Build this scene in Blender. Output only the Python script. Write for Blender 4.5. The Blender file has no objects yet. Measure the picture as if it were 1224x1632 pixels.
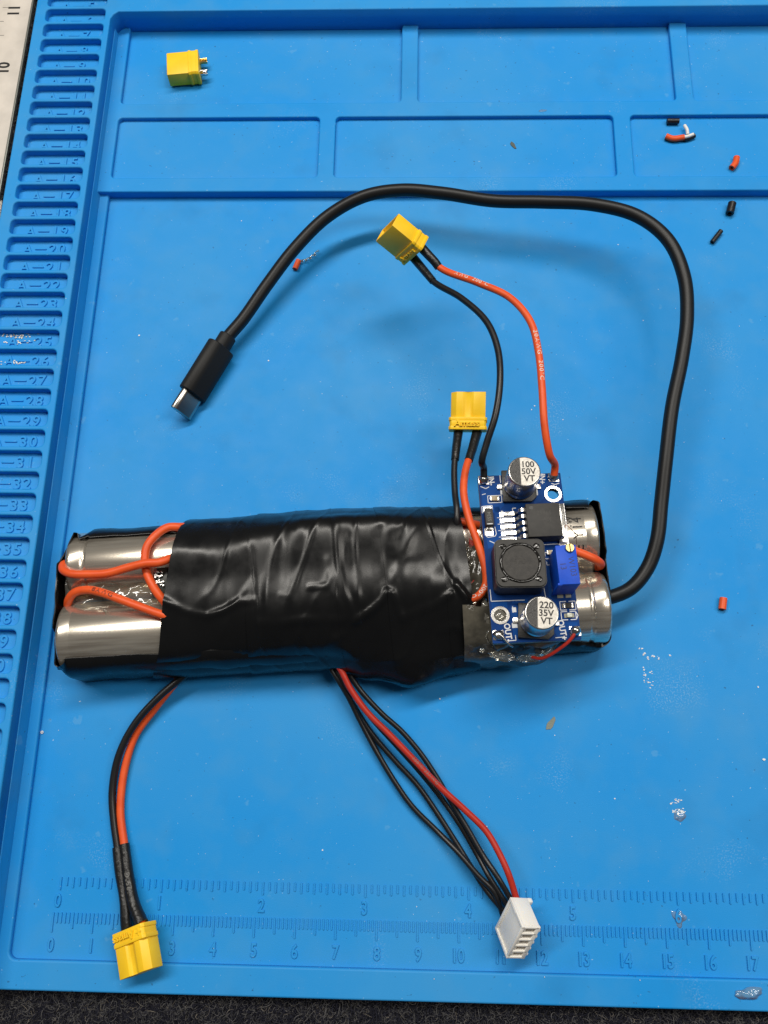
import bpy, bmesh, math, random
from mathutils import Vector, Matrix, noise
from mathutils.geometry import delaunay_2d_cdt
random.seed(7)
scene = bpy.context.scene
scene.unit_settings.system = 'METRIC'
scene.unit_settings.scale_length = 0.01          # one unit is one centimetre

# ------------------------------------------------------------------ camera
CR = Matrix(((0.9994, -0.0097, 0.0331), (0.0188, 0.9578, -0.2869), (-0.0289, 0.2873, 0.9574)))
_x = CR.col[0].normalized(); _y = (CR.col[1] - _x * _x.dot(CR.col[1])).normalized(); _z = _x.cross(_y)
CR = Matrix((_x, _y, _z)).transposed()
CC = Vector((8.76660869, 3.62423354, 22.70352585))
FPX = 1350.0
cam_d = bpy.data.cameras.new('camera')
cam = bpy.data.objects.new('camera', cam_d)
scene.collection.objects.link(cam)
cam_d.sensor_fit = 'VERTICAL'; cam_d.sensor_height = 24.0; cam_d.lens = FPX / 1632 * 24.0
cam_d.clip_start = 0.1; cam_d.clip_end = 3000
cam.matrix_world = Matrix.Translation(CC) @ CR.to_4x4()
scene.camera = cam

# ------------------------------------------------------------------ light
world = bpy.data.worlds.new('World'); scene.world = world
world.use_nodes = True
wb = world.node_tree.nodes['Background']
wb.inputs[0].default_value = (0.95, 0.96, 0.97, 1); wb.inputs[1].default_value = 0.07

def area(name, loc, target, sx, sy, power, col):
    d = bpy.data.lights.new(name, 'AREA'); d.shape = 'RECTANGLE'; d.size = sx; d.size_y = sy
    d.energy = power; d.color = col
    o = bpy.data.objects.new(name, d); scene.collection.objects.link(o)
    o.location = loc
    o.rotation_euler = (Vector(target) - Vector(loc)).to_track_quat('-Z', 'Y').to_euler()
    return o
area('ceiling_lamp', (-12, 63, 116), (7, 10, 0), 140, 15, 172000, (1.0, 0.955, 0.88))
area('ceiling_lamp', (76, 24, 118), (7, 10, 0), 28, 74, 64000, (1.0, 0.95, 0.87))
scene.view_settings.view_transform = 'Standard'
scene.view_settings.look = 'None'
scene.view_settings.exposure = 0.0
scene.view_settings.gamma = 1.0
scene.cycles.max_bounces = 10
try: scene.cycles.use_denoising = True
except Exception: pass

# ------------------------------------------------------------------ helpers
COL = scene.collection
def P(px, py, z=0.0):
    """point of the place at height z that the photograph shows at this pixel"""
    d = CR @ Vector(((px - 612) / FPX, -(py - 816) / FPX, -1.0))
    return CC + d * ((z - CC.z) / d.z)
def W(pts): return [P(*p) for p in pts]
def V(*a): return Vector(a)

def node_mat(name, color, rough=0.5, metal=0.0, spec=0.5, color2=None, nscale=5.0, bump=0.0, bscale=20.0,
             trans=0.0, coat=0.0, rvar=0.0, stretch=None, contrast=(0.35, 0.65), ior=1.45, sss=0.0, bdist=0.02):
    m = bpy.data.materials.new(name); m.use_nodes = True
    nt = m.node_tree; b = nt.nodes['Principled BSDF']; L = nt.links
    b.inputs['Base Color'].default_value = (*color, 1); b.inputs['Roughness'].default_value = rough
    b.inputs['Metallic'].default_value = metal; b.inputs['IOR'].default_value = ior
    b.inputs['Specular IOR Level'].default_value = spec
    b.inputs['Transmission Weight'].default_value = trans; b.inputs['Coat Weight'].default_value = coat
    if sss:
        b.inputs['Subsurface Weight'].default_value = sss
        b.inputs['Subsurface Radius'].default_value = (0.15, 0.12, 0.08); b.inputs['Subsurface Scale'].default_value = 0.5
    tc = nt.nodes.new('ShaderNodeTexCoord'); mp = nt.nodes.new('ShaderNodeMapping')
    L.new(tc.outputs['Object'], mp.inputs[0])
    if stretch: mp.inputs['Scale'].default_value = stretch
    if color2 or rvar:
        n = nt.nodes.new('ShaderNodeTexNoise'); n.inputs['Scale'].default_value = nscale
        n.inputs['Detail'].default_value = 6; L.new(mp.outputs[0], n.inputs['Vector'])
        r = nt.nodes.new('ShaderNodeMapRange'); r.inputs[1].default_value = contrast[0]; r.inputs[2].default_value = contrast[1]
        L.new(n.outputs[0], r.inputs[0])
        if color2:
            x = nt.nodes.new('ShaderNodeMix'); x.data_type = 'RGBA'
            x.inputs[6].default_value = (*color, 1); x.inputs[7].default_value = (*color2, 1)
            L.new(r.outputs[0], x.inputs[0]); L.new(x.outputs[2], b.inputs['Base Color'])
        if rvar:
            q = nt.nodes.new('ShaderNodeMapRange'); q.inputs[3].default_value = rough - rvar; q.inputs[4].default_value = rough + rvar
            L.new(r.outputs[0], q.inputs[0]); L.new(q.outputs[0], b.inputs['Roughness'])
    if bump:
        n = nt.nodes.new('ShaderNodeTexNoise'); n.inputs['Scale'].default_value = bscale; n.inputs['Detail'].default_value = 5
        L.new(mp.outputs[0], n.inputs['Vector'])
        bp = nt.nodes.new('ShaderNodeBump'); bp.inputs['Strength'].default_value = bump; bp.inputs['Distance'].default_value = bdist
        L.new(n.outputs[0], bp.inputs['Height']); L.new(bp.outputs[0], b.inputs['Normal'])
    return m

M = {}
def silicone():
    m = node_mat('blue_silicone', (0.016, 0.225, 0.56), rough=0.6, spec=0.26, bump=0.25, bscale=38, bdist=0.012)
    nt = m.node_tree; L = nt.links; b = nt.nodes['Principled BSDF']
    geo = nt.nodes.new('ShaderNodeNewGeometry')
    def nz(scale, lo, hi, det=6, off=(0, 0, 0), st=(1, 1, 1)):
        mp = nt.nodes.new('ShaderNodeMapping'); mp.inputs['Location'].default_value = off; mp.inputs['Scale'].default_value = st
        L.new(geo.outputs['Position'], mp.inputs[0])
        n = nt.nodes.new('ShaderNodeTexNoise'); n.inputs['Scale'].default_value = scale; n.inputs['Detail'].default_value = det
        L.new(mp.outputs[0], n.inputs['Vector'])
        r = nt.nodes.new('ShaderNodeMapRange'); r.inputs[1].default_value = lo; r.inputs[2].default_value = hi
        L.new(n.outputs[0], r.inputs[0]); return r.outputs[0]
    def mix(a, col, fac):
        x = nt.nodes.new('ShaderNodeMix'); x.data_type = 'RGBA'; x.inputs[7].default_value = (*col, 1)
        if isinstance(a, tuple): x.inputs[6].default_value = (*a, 1)
        else: L.new(a, x.inputs[6])
        L.new(fac, x.inputs[0]); return x.outputs[2]
    def mul(a, b2):
        k = nt.nodes.new('ShaderNodeMath'); k.operation = 'MULTIPLY'
        L.new(a, k.inputs[0])
        if isinstance(b2, float): k.inputs[1].default_value = b2
        else: L.new(b2, k.inputs[1])
        return k.outputs[0]
    c = mix((0.006, 0.262, 0.69), (0.030, 0.285, 0.66), nz(0.16, 0.38, 0.66))
    c = mix(c, (0.055, 0.285, 0.60), mul(nz(0.9, 0.48, 0.74, 9), 0.42))                 # rubbed, slightly greyed patches
    c = mix(c, (0.02, 0.12, 0.27), mul(nz(0.55, 0.58, 0.78, 9, (9, 4, 2)), 0.22))       # faint grime
    c = mix(c, (0.018, 0.06, 0.13), mul(nz(9.0, 0.725, 0.76, 2, (3, 1, 7)), 0.55))       # dark specks
    c = mix(c, (0.42, 0.60, 0.74), mul(nz(13.0, 0.735, 0.77, 2, (1, 8, 3)), 0.6))       # pale dust specks
    chalk = mul(nz(0.42, 0.60, 0.74, 6, (4.4, 2.1, 0)), nz(24, 0.52, 0.66, 4))
    c = mix(c, (0.33, 0.52, 0.70), mul(chalk, 0.40))                                      # dusty scuffing
    c = mix(c, (0.13, 0.38, 0.66), mul(nz(2.2, 0.69, 0.73, 9, (2, 2, 9)), 0.30))   # thin scratches
    L.new(c, b.inputs['Base Color'])
    L.new(nz(1.3, -1.6, 2.2), b.inputs['Roughness'])
    return m
M['blue'] = silicone()
M['tape'] = node_mat('black_vinyl', (0.006, 0.0062, 0.0066), rough=0.27, spec=0.32, bump=0.3, bscale=45, rvar=0.05, nscale=2.5, bdist=0.0016)
def metal_mat(name, c1, c2, rough):
    m = node_mat(name, c1, rough=rough, metal=0.86, color2=c2, nscale=2.6, stretch=(0.35, 5, 5), rvar=0.04, bump=0.06, bscale=4, bdist=0.003)
    return m
M['steel'] = metal_mat('nickel_steel', (0.88, 0.81, 0.69), (0.56, 0.50, 0.42), 0.235)
M['chrome'] = node_mat('plated_metal', (0.70, 0.68, 0.64), rough=0.22, metal=1, bump=0.1, bscale=12)
M['solder'] = node_mat('solder', (0.62, 0.60, 0.57), rough=0.27, metal=1, bump=0.3, bscale=9)
M['orange'] = node_mat('orange_silicone_wire', (0.78, 0.105, 0.022), rough=0.42, spec=0.4, color2=(0.70, 0.085, 0.018), nscale=3, bump=0.05, bscale=30)
M['red'] = node_mat('red_silicone_wire', (0.46, 0.030, 0.016), rough=0.42, spec=0.4, color2=(0.40, 0.026, 0.014), nscale=3, bump=0.05, bscale=30)
M['blackwire'] = node_mat('black_silicone_wire', (0.010, 0.010, 0.011), rough=0.36, spec=0.5, bump=0.05, bscale=30)
M['cable'] = node_mat('black_cable_jacket', (0.008, 0.008, 0.0085), rough=0.42, spec=0.36, bump=0.15, bscale=35, bdist=0.005)
M['tip'] = node_mat('plug_metal', (0.42, 0.405, 0.375), rough=0.3, metal=1)
M['plugbody'] = node_mat('matte_black_plastic', (0.010, 0.010, 0.010), rough=0.55, spec=0.35, bump=0.5, bscale=60, bdist=0.004)
M['shrink'] = node_mat('heat_shrink', (0.010, 0.010, 0.010), rough=0.34, bump=0.6, bscale=8, bdist=0.03)
M['yellow'] = node_mat('yellow_nylon', (0.98, 0.63, 0.024), rough=0.42, spec=0.4, color2=(0.93, 0.57, 0.020), nscale=2.5, bump=0.10, bscale=30)
M['white'] = node_mat('white_nylon', (0.88, 0.85, 0.79), rough=0.42, color2=(0.83, 0.80, 0.74), nscale=2, sss=0.1, bump=0.05)
M['brass'] = node_mat('brass', (0.80, 0.58, 0.22), rough=0.28, metal=1, bump=0.1)
M['copper'] = node_mat('dark_copper', (0.50, 0.16, 0.07), rough=0.35, metal=1)
M['pcb'] = node_mat('blue_solder_mask', (0.001, 0.032, 0.16), rough=0.42, spec=0.08, color2=(0.003, 0.042, 0.20), nscale=2.2, bump=0.04)
M['trace'] = node_mat('solder_mask_over_copper', (0.002, 0.062, 0.28), rough=0.42, spec=0.08, color2=(0.002, 0.050, 0.23), nscale=3)
M['pcbedge'] = node_mat('board_edge', (0.34, 0.33, 0.26), rough=0.7, bump=0.3, bscale=40)
M['silk'] = node_mat('white_silkscreen', (0.72, 0.74, 0.76), rough=0.6)
M['ic'] = node_mat('black_epoxy', (0.030, 0.029, 0.027), rough=0.6, bump=0.35, bscale=60, bdist=0.004, color2=(0.040, 0.038, 0.035), nscale=8)
M['plastic'] = node_mat('black_plastic', (0.016, 0.016, 0.016), rough=0.4, bump=0.2, bscale=20)
M['ferrite'] = node_mat('ferrite', (0.045, 0.042, 0.038), rough=0.62, bump=0.8, bscale=45, bdist=0.008, color2=(0.03, 0.028, 0.026), nscale=12)
M['lacquer'] = node_mat('glossy_lacquer', (0.012, 0.011, 0.010), rough=0.12, coat=0.6, bump=0.6, bscale=7)
M['alu'] = node_mat('aluminium_can', (0.62, 0.60, 0.57), rough=0.30, metal=1, bump=0.15, bscale=25, bdist=0.006)
M['alutop'] = node_mat('brushed_aluminium', (0.58, 0.55, 0.50), rough=0.5, metal=0.5, bump=0.7, bscale=30, bdist=0.004, color2=(0.42, 0.40, 0.36), nscale=14)
M['ink'] = node_mat('black_ink', (0.008, 0.008, 0.008), rough=0.5)
M['greyink'] = node_mat('grey_ink', (0.16, 0.16, 0.15), rough=0.6)
M['icink'] = node_mat('faint_laser_mark', (0.050, 0.048, 0.044), rough=0.6)
M['whiteink'] = node_mat('white_ink', (0.72, 0.68, 0.62), rough=0.6)
M['trim'] = node_mat('blue_trimmer', (0.006, 0.085, 0.62), rough=0.45, spec=0.3, bump=0.1, color2=(0.005, 0.070, 0.54), nscale=5)
M['ceramic'] = node_mat('tan_ceramic', (0.42, 0.33, 0.20), rough=0.5)
def clear_mat(name, tint, fac, rough=0.10, bscale=6, body=(0.8, 0.78, 0.7), bodyf=0.12):
    m = bpy.data.materials.new(name); m.use_nodes = True; nt = m.node_tree; nt.nodes.clear(); L = nt.links
    out = nt.nodes.new('ShaderNodeOutputMaterial'); tr = nt.nodes.new('ShaderNodeBsdfTransparent'); tr.inputs[0].default_value = (*tint, 1)
    df = nt.nodes.new('ShaderNodeBsdfDiffuse'); df.inputs[0].default_value = (*body, 1)
    gl = nt.nodes.new('ShaderNodeBsdfGlossy'); gl.inputs['Roughness'].default_value = rough; gl.inputs[0].default_value = (1, 1, 1, 1)
    fr = nt.nodes.new('ShaderNodeFresnel'); fr.inputs['IOR'].default_value = 1.46
    ad = nt.nodes.new('ShaderNodeMath'); ad.operation = 'MULTIPLY_ADD'; ad.inputs[1].default_value = 1.0; ad.inputs[2].default_value = fac
    tc = nt.nodes.new('ShaderNodeTexCoord'); n = nt.nodes.new('ShaderNodeTexNoise'); n.inputs['Scale'].default_value = bscale * .7; n.inputs['Detail'].default_value = 1.5
    bp = nt.nodes.new('ShaderNodeBump'); bp.inputs['Strength'].default_value = 0.35; bp.inputs['Distance'].default_value = 0.04
    L.new(tc.outputs['Object'], n.inputs['Vector']); L.new(n.outputs[0], bp.inputs['Height'])
    L.new(bp.outputs[0], gl.inputs['Normal']); L.new(bp.outputs[0], fr.inputs['Normal']); L.new(fr.outputs[0], ad.inputs[0])
    m1 = nt.nodes.new('ShaderNodeMixShader'); m1.inputs[0].default_value = bodyf; L.new(tr.outputs[0], m1.inputs[1]); L.new(df.outputs[0], m1.inputs[2])
    m2 = nt.nodes.new('ShaderNodeMixShader'); L.new(ad.outputs[0], m2.inputs[0]); L.new(m1.outputs[0], m2.inputs[1]); L.new(gl.outputs[0], m2.inputs[2])
    L.new(m2.outputs[0], out.inputs['Surface']); return m
M['glue'] = clear_mat('clear_hot_glue', (0.93, 0.91, 0.84), 0.02)
M['greyglue'] = node_mat('smoky_silicone_glue', (0.045, 0.042, 0.034), rough=0.10, bump=1.0, bscale=2.2, color2=(0.11, 0.10, 0.078), nscale=2.2, bdist=0.04)
M['flake'] = node_mat('white_flakes', (0.76, 0.77, 0.76), rough=0.5, bump=0.5)
M['lint'] = node_mat('grey_lint', (0.10, 0.12, 0.11), rough=0.9)
M['ruler'] = node_mat('off_white_ruler', (0.66, 0.60, 0.53), rough=0.45, color2=(0.56, 0.51, 0.45), nscale=1.5, bump=0.1)
M['carpet'] = node_mat('dark_carpet_base', (0.010, 0.010, 0.014), rough=1.0, bump=1.0, bscale=9, color2=(0.022, 0.022, 0.026), nscale=14, bdist=0.1)
M['fib1'] = node_mat('navy_fibre', (0.011, 0.012, 0.025), rough=0.7)
M['fib2'] = node_mat('grey_fibre', (0.10, 0.098, 0.10), rough=0.7)
M['fib3'] = node_mat('pale_fibre', (0.26, 0.23, 0.19), rough=0.8)

def tag(o, label=None, cat=None, group=None, kind=None):
    if label: o['label'] = label
    if cat: o['category'] = cat
    if group: o['group'] = group
    if kind: o['kind'] = kind
    return o
def thing(name, label, cat, loc=(0, 0, 0), rot=None, group=None):
    o = bpy.data.objects.new(name, None); COL.objects.link(o); o.empty_display_size = 0.3
    mw = Matrix.Translation(Vector(loc))
    if rot is not None: mw = mw @ rot.to_4x4()
    o.matrix_basis = mw
    return tag(o, label, cat, group)
def link(name, me, mat, parent=None, smooth=True, basis=None):
    if mat is not None and len(me.materials) == 0:
        for mm in (mat if isinstance(mat, (list, tuple)) else [mat]): me.materials.append(mm)
    for p in me.polygons: p.use_smooth = smooth
    o = bpy.data.objects.new(name, me); COL.objects.link(o)
    if parent is not None: o.parent = parent
    if basis is not None: o.matrix_basis = basis
    return o
def fin(name, bm, mat, parent=None, smooth=True, basis=None, shift=None, angle=35):
    if shift is not None: bmesh.ops.translate(bm, verts=bm.verts, vec=-Vector(shift))
    bmesh.ops.recalc_face_normals(bm, faces=bm.faces)
    if smooth:
        a = math.radians(angle)
        for e in bm.edges:
            if len(e.link_faces) == 2 and e.calc_face_angle(0) > a: e.smooth = False
    me = bpy.data.meshes.new(name); bm.to_mesh(me); bm.free()
    return link(name, me, mat, parent, smooth, basis)
def NB(): return bmesh.new()
def T(v): return Matrix.Translation(Vector(v))
def RX(a): return Matrix.Rotation(math.radians(a), 4, 'X')
def RY(a): return Matrix.Rotation(math.radians(a), 4, 'Y')
def RZ(a): return Matrix.Rotation(math.radians(a), 4, 'Z')
def box(bm, c, s, bev=0.0, mt=None, seg=2):
    r = bmesh.ops.create_cube(bm, size=1.0, matrix=T(c) @ Matrix.Diagonal((s[0], s[1], s[2], 1)))
    vs = r['verts']
    if bev > 0:
        es = list({e for v in vs for e in v.link_edges})
        rr = bmesh.ops.bevel(bm, geom=es, offset=bev, segments=seg, profile=0.5, affect='EDGES')
        vs = list({v for f in rr['faces'] for v in f.verts} | {v for v in vs if v.is_valid})
    if mt is not None: bmesh.ops.transform(bm, matrix=mt, verts=vs)
    return vs
def lathe(bm, prof, seg=32, mt=None):
    """prof: list of (r, z); closed with caps"""
    rings = []
    for r, z in prof:
        rings.append([bm.verts.new((r * math.cos(2 * math.pi * k / seg), r * math.sin(2 * math.pi * k / seg), z)) for k in range(seg)])
    for a, b in zip(rings, rings[1:]):
        for k in range(seg): bm.faces.new((a[k], a[(k + 1) % seg], b[(k + 1) % seg], b[k]))
    if prof[0][0] > 1e-5: bm.faces.new(rings[0][::-1])
    if prof[-1][0] > 1e-5: bm.faces.new(rings[-1])
    vs = [v for r in rings for v in r]
    if mt is not None: bmesh.ops.transform(bm, matrix=mt, verts=vs)
    return vs
def prism(bm, poly, d0, d1, bev=0.0, mt=None):
    """poly in xy, extruded along z"""
    a = [bm.verts.new((x, y, d0)) for x, y in poly]; b = [bm.verts.new((x, y, d1)) for x, y in poly]
    n = len(poly); fs = [bm.faces.new(a[::-1]), bm.faces.new(b)]
    for k in range(n): fs.append(bm.faces.new((a[k], a[(k + 1) % n], b[(k + 1) % n], b[k])))
    vs = a + b
    if bev:
        es = list({e for f in fs for e in f.edges})
        rr = bmesh.ops.bevel(bm, geom=es, offset=bev, segments=2, profile=0.5, affect='EDGES')
        vs = list({v for f in rr['faces'] for v in f.verts} | {v for v in vs if v.is_valid})
    if mt is not None: bmesh.ops.transform(bm, matrix=mt, verts=vs)
    return vs
def crom(pts, n=10):
    pts = [Vector(p) for p in pts]
    q = [pts[0] * 2 - pts[1]] + pts + [pts[-1] * 2 - pts[-2]]
    out = []
    for i in range(1, len(q) - 2):
        p0, p1, p2, p3 = q[i - 1:i + 3]
        t1 = math.sqrt(max((p1 - p0).length, 1e-4)); t2 = t1 + math.sqrt(max((p2 - p1).length, 1e-4)); t3 = t2 + math.sqrt(max((p3 - p2).length, 1e-4))
        for k in range(n):
            t = t1 + (t2 - t1) * k / n
            a1 = p0 * ((t1 - t) / t1) + p1 * (t / t1)
            a2 = p1 * ((t2 - t) / (t2 - t1)) + p2 * ((t - t1) / (t2 - t1))
            a3 = p2 * ((t3 - t) / (t3 - t2)) + p3 * ((t - t2) / (t3 - t2))
            b1 = a1 * ((t2 - t) / t2) + a2 * (t / t2)
            b2 = a2 * ((t3 - t) / (t3 - t1)) + a3 * ((t - t1) / (t3 - t1))
            out.append(b1 * ((t2 - t) / (t2 - t1)) + b2 * ((t - t1) / (t2 - t1)))
    out.append(pts[-1]); return out
def frames(path):
    ts = []
    for i in range(len(path)):
        a = path[max(i - 1, 0)]; b = path[min(i + 1, len(path) - 1)]
        ts.append((b - a).normalized())
    n = V(0, 0, 1); n = (n - ts[0] * n.dot(ts[0]))
    if n.length < 0.1: n = V(1, 0, 0) - ts[0] * ts[0].x
    n.normalize(); fr = []
    for t in ts:
        n = (n - t * n.dot(t)).normalized(); fr.append((t, n, t.cross(n)))
    return fr
def tube(bm, path, r, seg=14, ell=1.0):
    fr = frames(path); rings = []
    for i, (p, (t, n, b)) in enumerate(zip(path, fr)):
        rr = r(i / (len(path) - 1)) if callable(r) else r
        rings.append([bm.verts.new(p + n * (rr * ell * math.cos(2 * math.pi * k / seg)) + b * (rr * math.sin(2 * math.pi * k / seg))) for k in range(seg)])
    for a, c in zip(rings, rings[1:]):
        for k in range(seg): bm.faces.new((a[k], a[(k + 1) % seg], c[(k + 1) % seg], c[k]))
    bm.faces.new(rings[0][::-1]); bm.faces.new(rings[-1])
def wire(name, pts, r, mat, parent, shift, seg=14, n=10, label=None):
    bm = NB(); tube(bm, crom(pts, n), r, seg)
    o = fin(name, bm, mat, parent, shift=shift, angle=60)
    if label: o['label'] = label
    return o

def curve_mesh(cu):
    o = bpy.data.objects.new('tmp', cu); COL.objects.link(o)
    dg = bpy.context.evaluated_depsgraph_get(); dg.update()
    me = bpy.data.meshes.new_from_object(o.evaluated_get(dg), depsgraph=dg)
    bpy.data.objects.remove(o); bpy.data.curves.remove(cu)
    me.materials.clear()
    return me
def rrect(x0, y0, x1, y1, r, n=5, ccw=True):
    pts = []
    for cx, cy, a0 in ((x1 - r, y1 - r, 0), (x0 + r, y1 - r, 90), (x0 + r, y0 + r, 180), (x1 - r, y0 + r, 270)):
        for k in range(n + 1):
            a = math.radians(a0 + 90 * k / n); pts.append((cx + r * math.cos(a), cy + r * math.sin(a)))
    return pts if ccw else pts[::-1]
def area2(p): return sum(p[i][0] * p[(i + 1) % len(p)][1] - p[(i + 1) % len(p)][0] * p[i][1] for i in range(len(p)))
def inside(p, poly):
    r = False; n = len(poly)
    for i in range(n):
        a = poly[i]; b = poly[i - 1]
        if (a.y > p.y) != (b.y > p.y) and p.x < (b.x - a.x) * (p.y - a.y) / (b.y - a.y) + a.x: r = not r
    return r
def slab(name, outer, holes, z0, z1, bev, mat, parent=None, smooth=True):
    """flat plate with holes and rounded upper edges"""
    bm = NB(); top = []; bot = []
    for i, poly in enumerate([outer] + holes):
        if (i == 0) != (area2(poly) > 0): poly = poly[::-1]
        n = len(poly); nor = []
        for k in range(n):
            a = Vector(poly[k - 1]); b = Vector(poly[k]); c = Vector(poly[(k + 1) % n])
            e1 = (b - a).normalized(); e2 = (c - b).normalized()
            n1 = Vector((e1.y, -e1.x)); n2 = Vector((e2.y, -e2.x)); m = (n1 + n2).normalized()
            nor.append(m / max(m.dot(n1), 0.4))
        rings = []
        for off, z in ((0, z0), (0, z1 - bev), (-bev * .13, z1 - bev * .5), (-bev * .5, z1 - bev * .13), (-bev, z1)):
            rings.append([bm.verts.new((poly[k][0] + nor[k].x * off, poly[k][1] + nor[k].y * off, z)) for k in range(n)])
        for a, b in zip(rings, rings[1:]):
            for k in range(n): bm.faces.new((a[k], a[(k + 1) % n], b[(k + 1) % n], b[k]))
        bot.append(rings[0]); top.append(rings[-1])
    side = set(bm.faces)
    for loops, up in ((top, 1), (bot, -1)):
        vl = [v for l in loops for v in l]; ed = []; i0 = 0
        for l in loops:
            ed += [(i0 + k, i0 + (k + 1) % len(l)) for k in range(len(l))]; i0 += len(l)
        co = [v.co.xy for v in vl]
        rv, re_, rf, ov, oe, of = delaunay_2d_cdt(co, ed, [], 1, 1e-7)
        pls = [[v.co.xy for v in l] for l in loops]
        for f in rf:
            c = sum((rv[i] for i in f), Vector((0, 0))) / len(f)
            if not inside(c, pls[0]) or any(inside(c, h) for h in pls[1:]): continue
            q = [vl[ov[i][0]] for i in f if ov[i]]
            if len(set(q)) == 3:
                try: bm.faces.new(q)
                except ValueError: pass
    for f in bm.faces: f.smooth = f in side
    flat = {f.index for f in bm.faces}
    bmesh.ops.recalc_face_normals(bm, faces=bm.faces)
    me = bpy.data.meshes.new(name); bm.to_mesh(me); bm.free()
    o = link(name, me, mat, parent, smooth=True)
    for p in me.polygons:
        if abs(p.normal.z) > 0.9995: p.use_smooth = False
    return o
_tc = {}
def text_me(s, size=1.0, depth=0.01, bev=0.0, sx=1.0, space=1.0, bold=0.0):
    key = (s, size, depth, bev, sx, space, bold)
    if key in _tc: return _tc[key]
    cu = bpy.data.curves.new('t', 'FONT'); cu.body = s; cu.size = size; cu.extrude = max(depth / 2 - bev, 0.0005); cu.bevel_depth = bev
    cu.bevel_resolution = 1; cu.resolution_u = 3; cu.align_x = 'CENTER'; cu.align_y = 'CENTER'; cu.space_character = space; cu.offset = bold * size
    me = curve_mesh(cu)
    ys = [v.co.y for v in me.vertices]; xs = [v.co.x for v in me.vertices]
    cy = (min(ys) + max(ys)) / 2; cx = (min(xs) + max(xs)) / 2
    for v in me.vertices: v.co.y -= cy; v.co.x = (v.co.x - cx) * sx; v.co.z += depth / 2
    _tc[key] = me; return me
def text(name, s, mt, size, mat, parent, depth=0.004, bev=0.0, sx=1.0, space=1.0, bold=0.0):
    me = text_me(s, size, depth, bev, sx, space, bold)
    return link(name, me, mat, parent, smooth=False, basis=mt)
def add_text(bm, s, mt, size, depth=0.004, bev=0.0, sx=1.0, space=1.0, fn=None):
    me = text_me(s, size, depth, bev, sx, space); n0 = len(bm.verts)
    bm.from_mesh(me); bm.verts.ensure_lookup_table(); vs = bm.verts[n0:]
    if fn:
        for v in vs: v.co = fn(v.co)
    else: bmesh.ops.transform(bm, matrix=mt, verts=vs)
def text_on_path(name, s, path, s0, r, size, mat, parent, shift, up=(0, -0.2, 1), flip=False, sx=1.0, space=1.0, phi=0.0):
    """print lettering along the upper side of a wire"""
    L = [0.0]
    for a, b in zip(path, path[1:]): L.append(L[-1] + (b - a).length)
    up = Vector(up).normalized()
    def fn(co):
        u, v, w = co
        if flip: u, v = -u, -v
        q = s0 * L[-1] + u
        i = 0
        while i < len(L) - 2 and L[i + 1] < q: i += 1
        f = (q - L[i]) / max(L[i + 1] - L[i], 1e-6)
        p = path[i].lerp(path[i + 1], f); t = (path[i + 1] - path[i]).normalized()
        n = (up - t * up.dot(t)).normalized(); b = n.cross(t)
        a = v / r + phi; rr = r + 0.0015 + w
        return p + n * (rr * math.cos(a)) + b * (rr * math.sin(a)) 
    bm = NB(); add_text(bm, s, None, size, 0.003, 0, sx, space, fn=fn)
    return fin(name, bm, mat, parent, smooth=False, shift=shift)
def blob(bm, c, s, seg=14, amp=0.0, sc=6.0, mt=None):
    r = bmesh.ops.create_uvsphere(bm, u_segments=seg, v_segments=max(seg * 2 // 3, 6), radius=1.0)
    for v in r['verts']:
        k = 1 + amp * noise.noise(Vector(c) * 3.1 + v.co * sc * 0.3)
        v.co = Vector((v.co.x * s[0] * k, v.co.y * s[1] * k, v.co.z * s[2] * k)) + Vector(c)
    if mt is not None: bmesh.ops.transform(bm, matrix=mt, verts=r['verts'])

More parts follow.
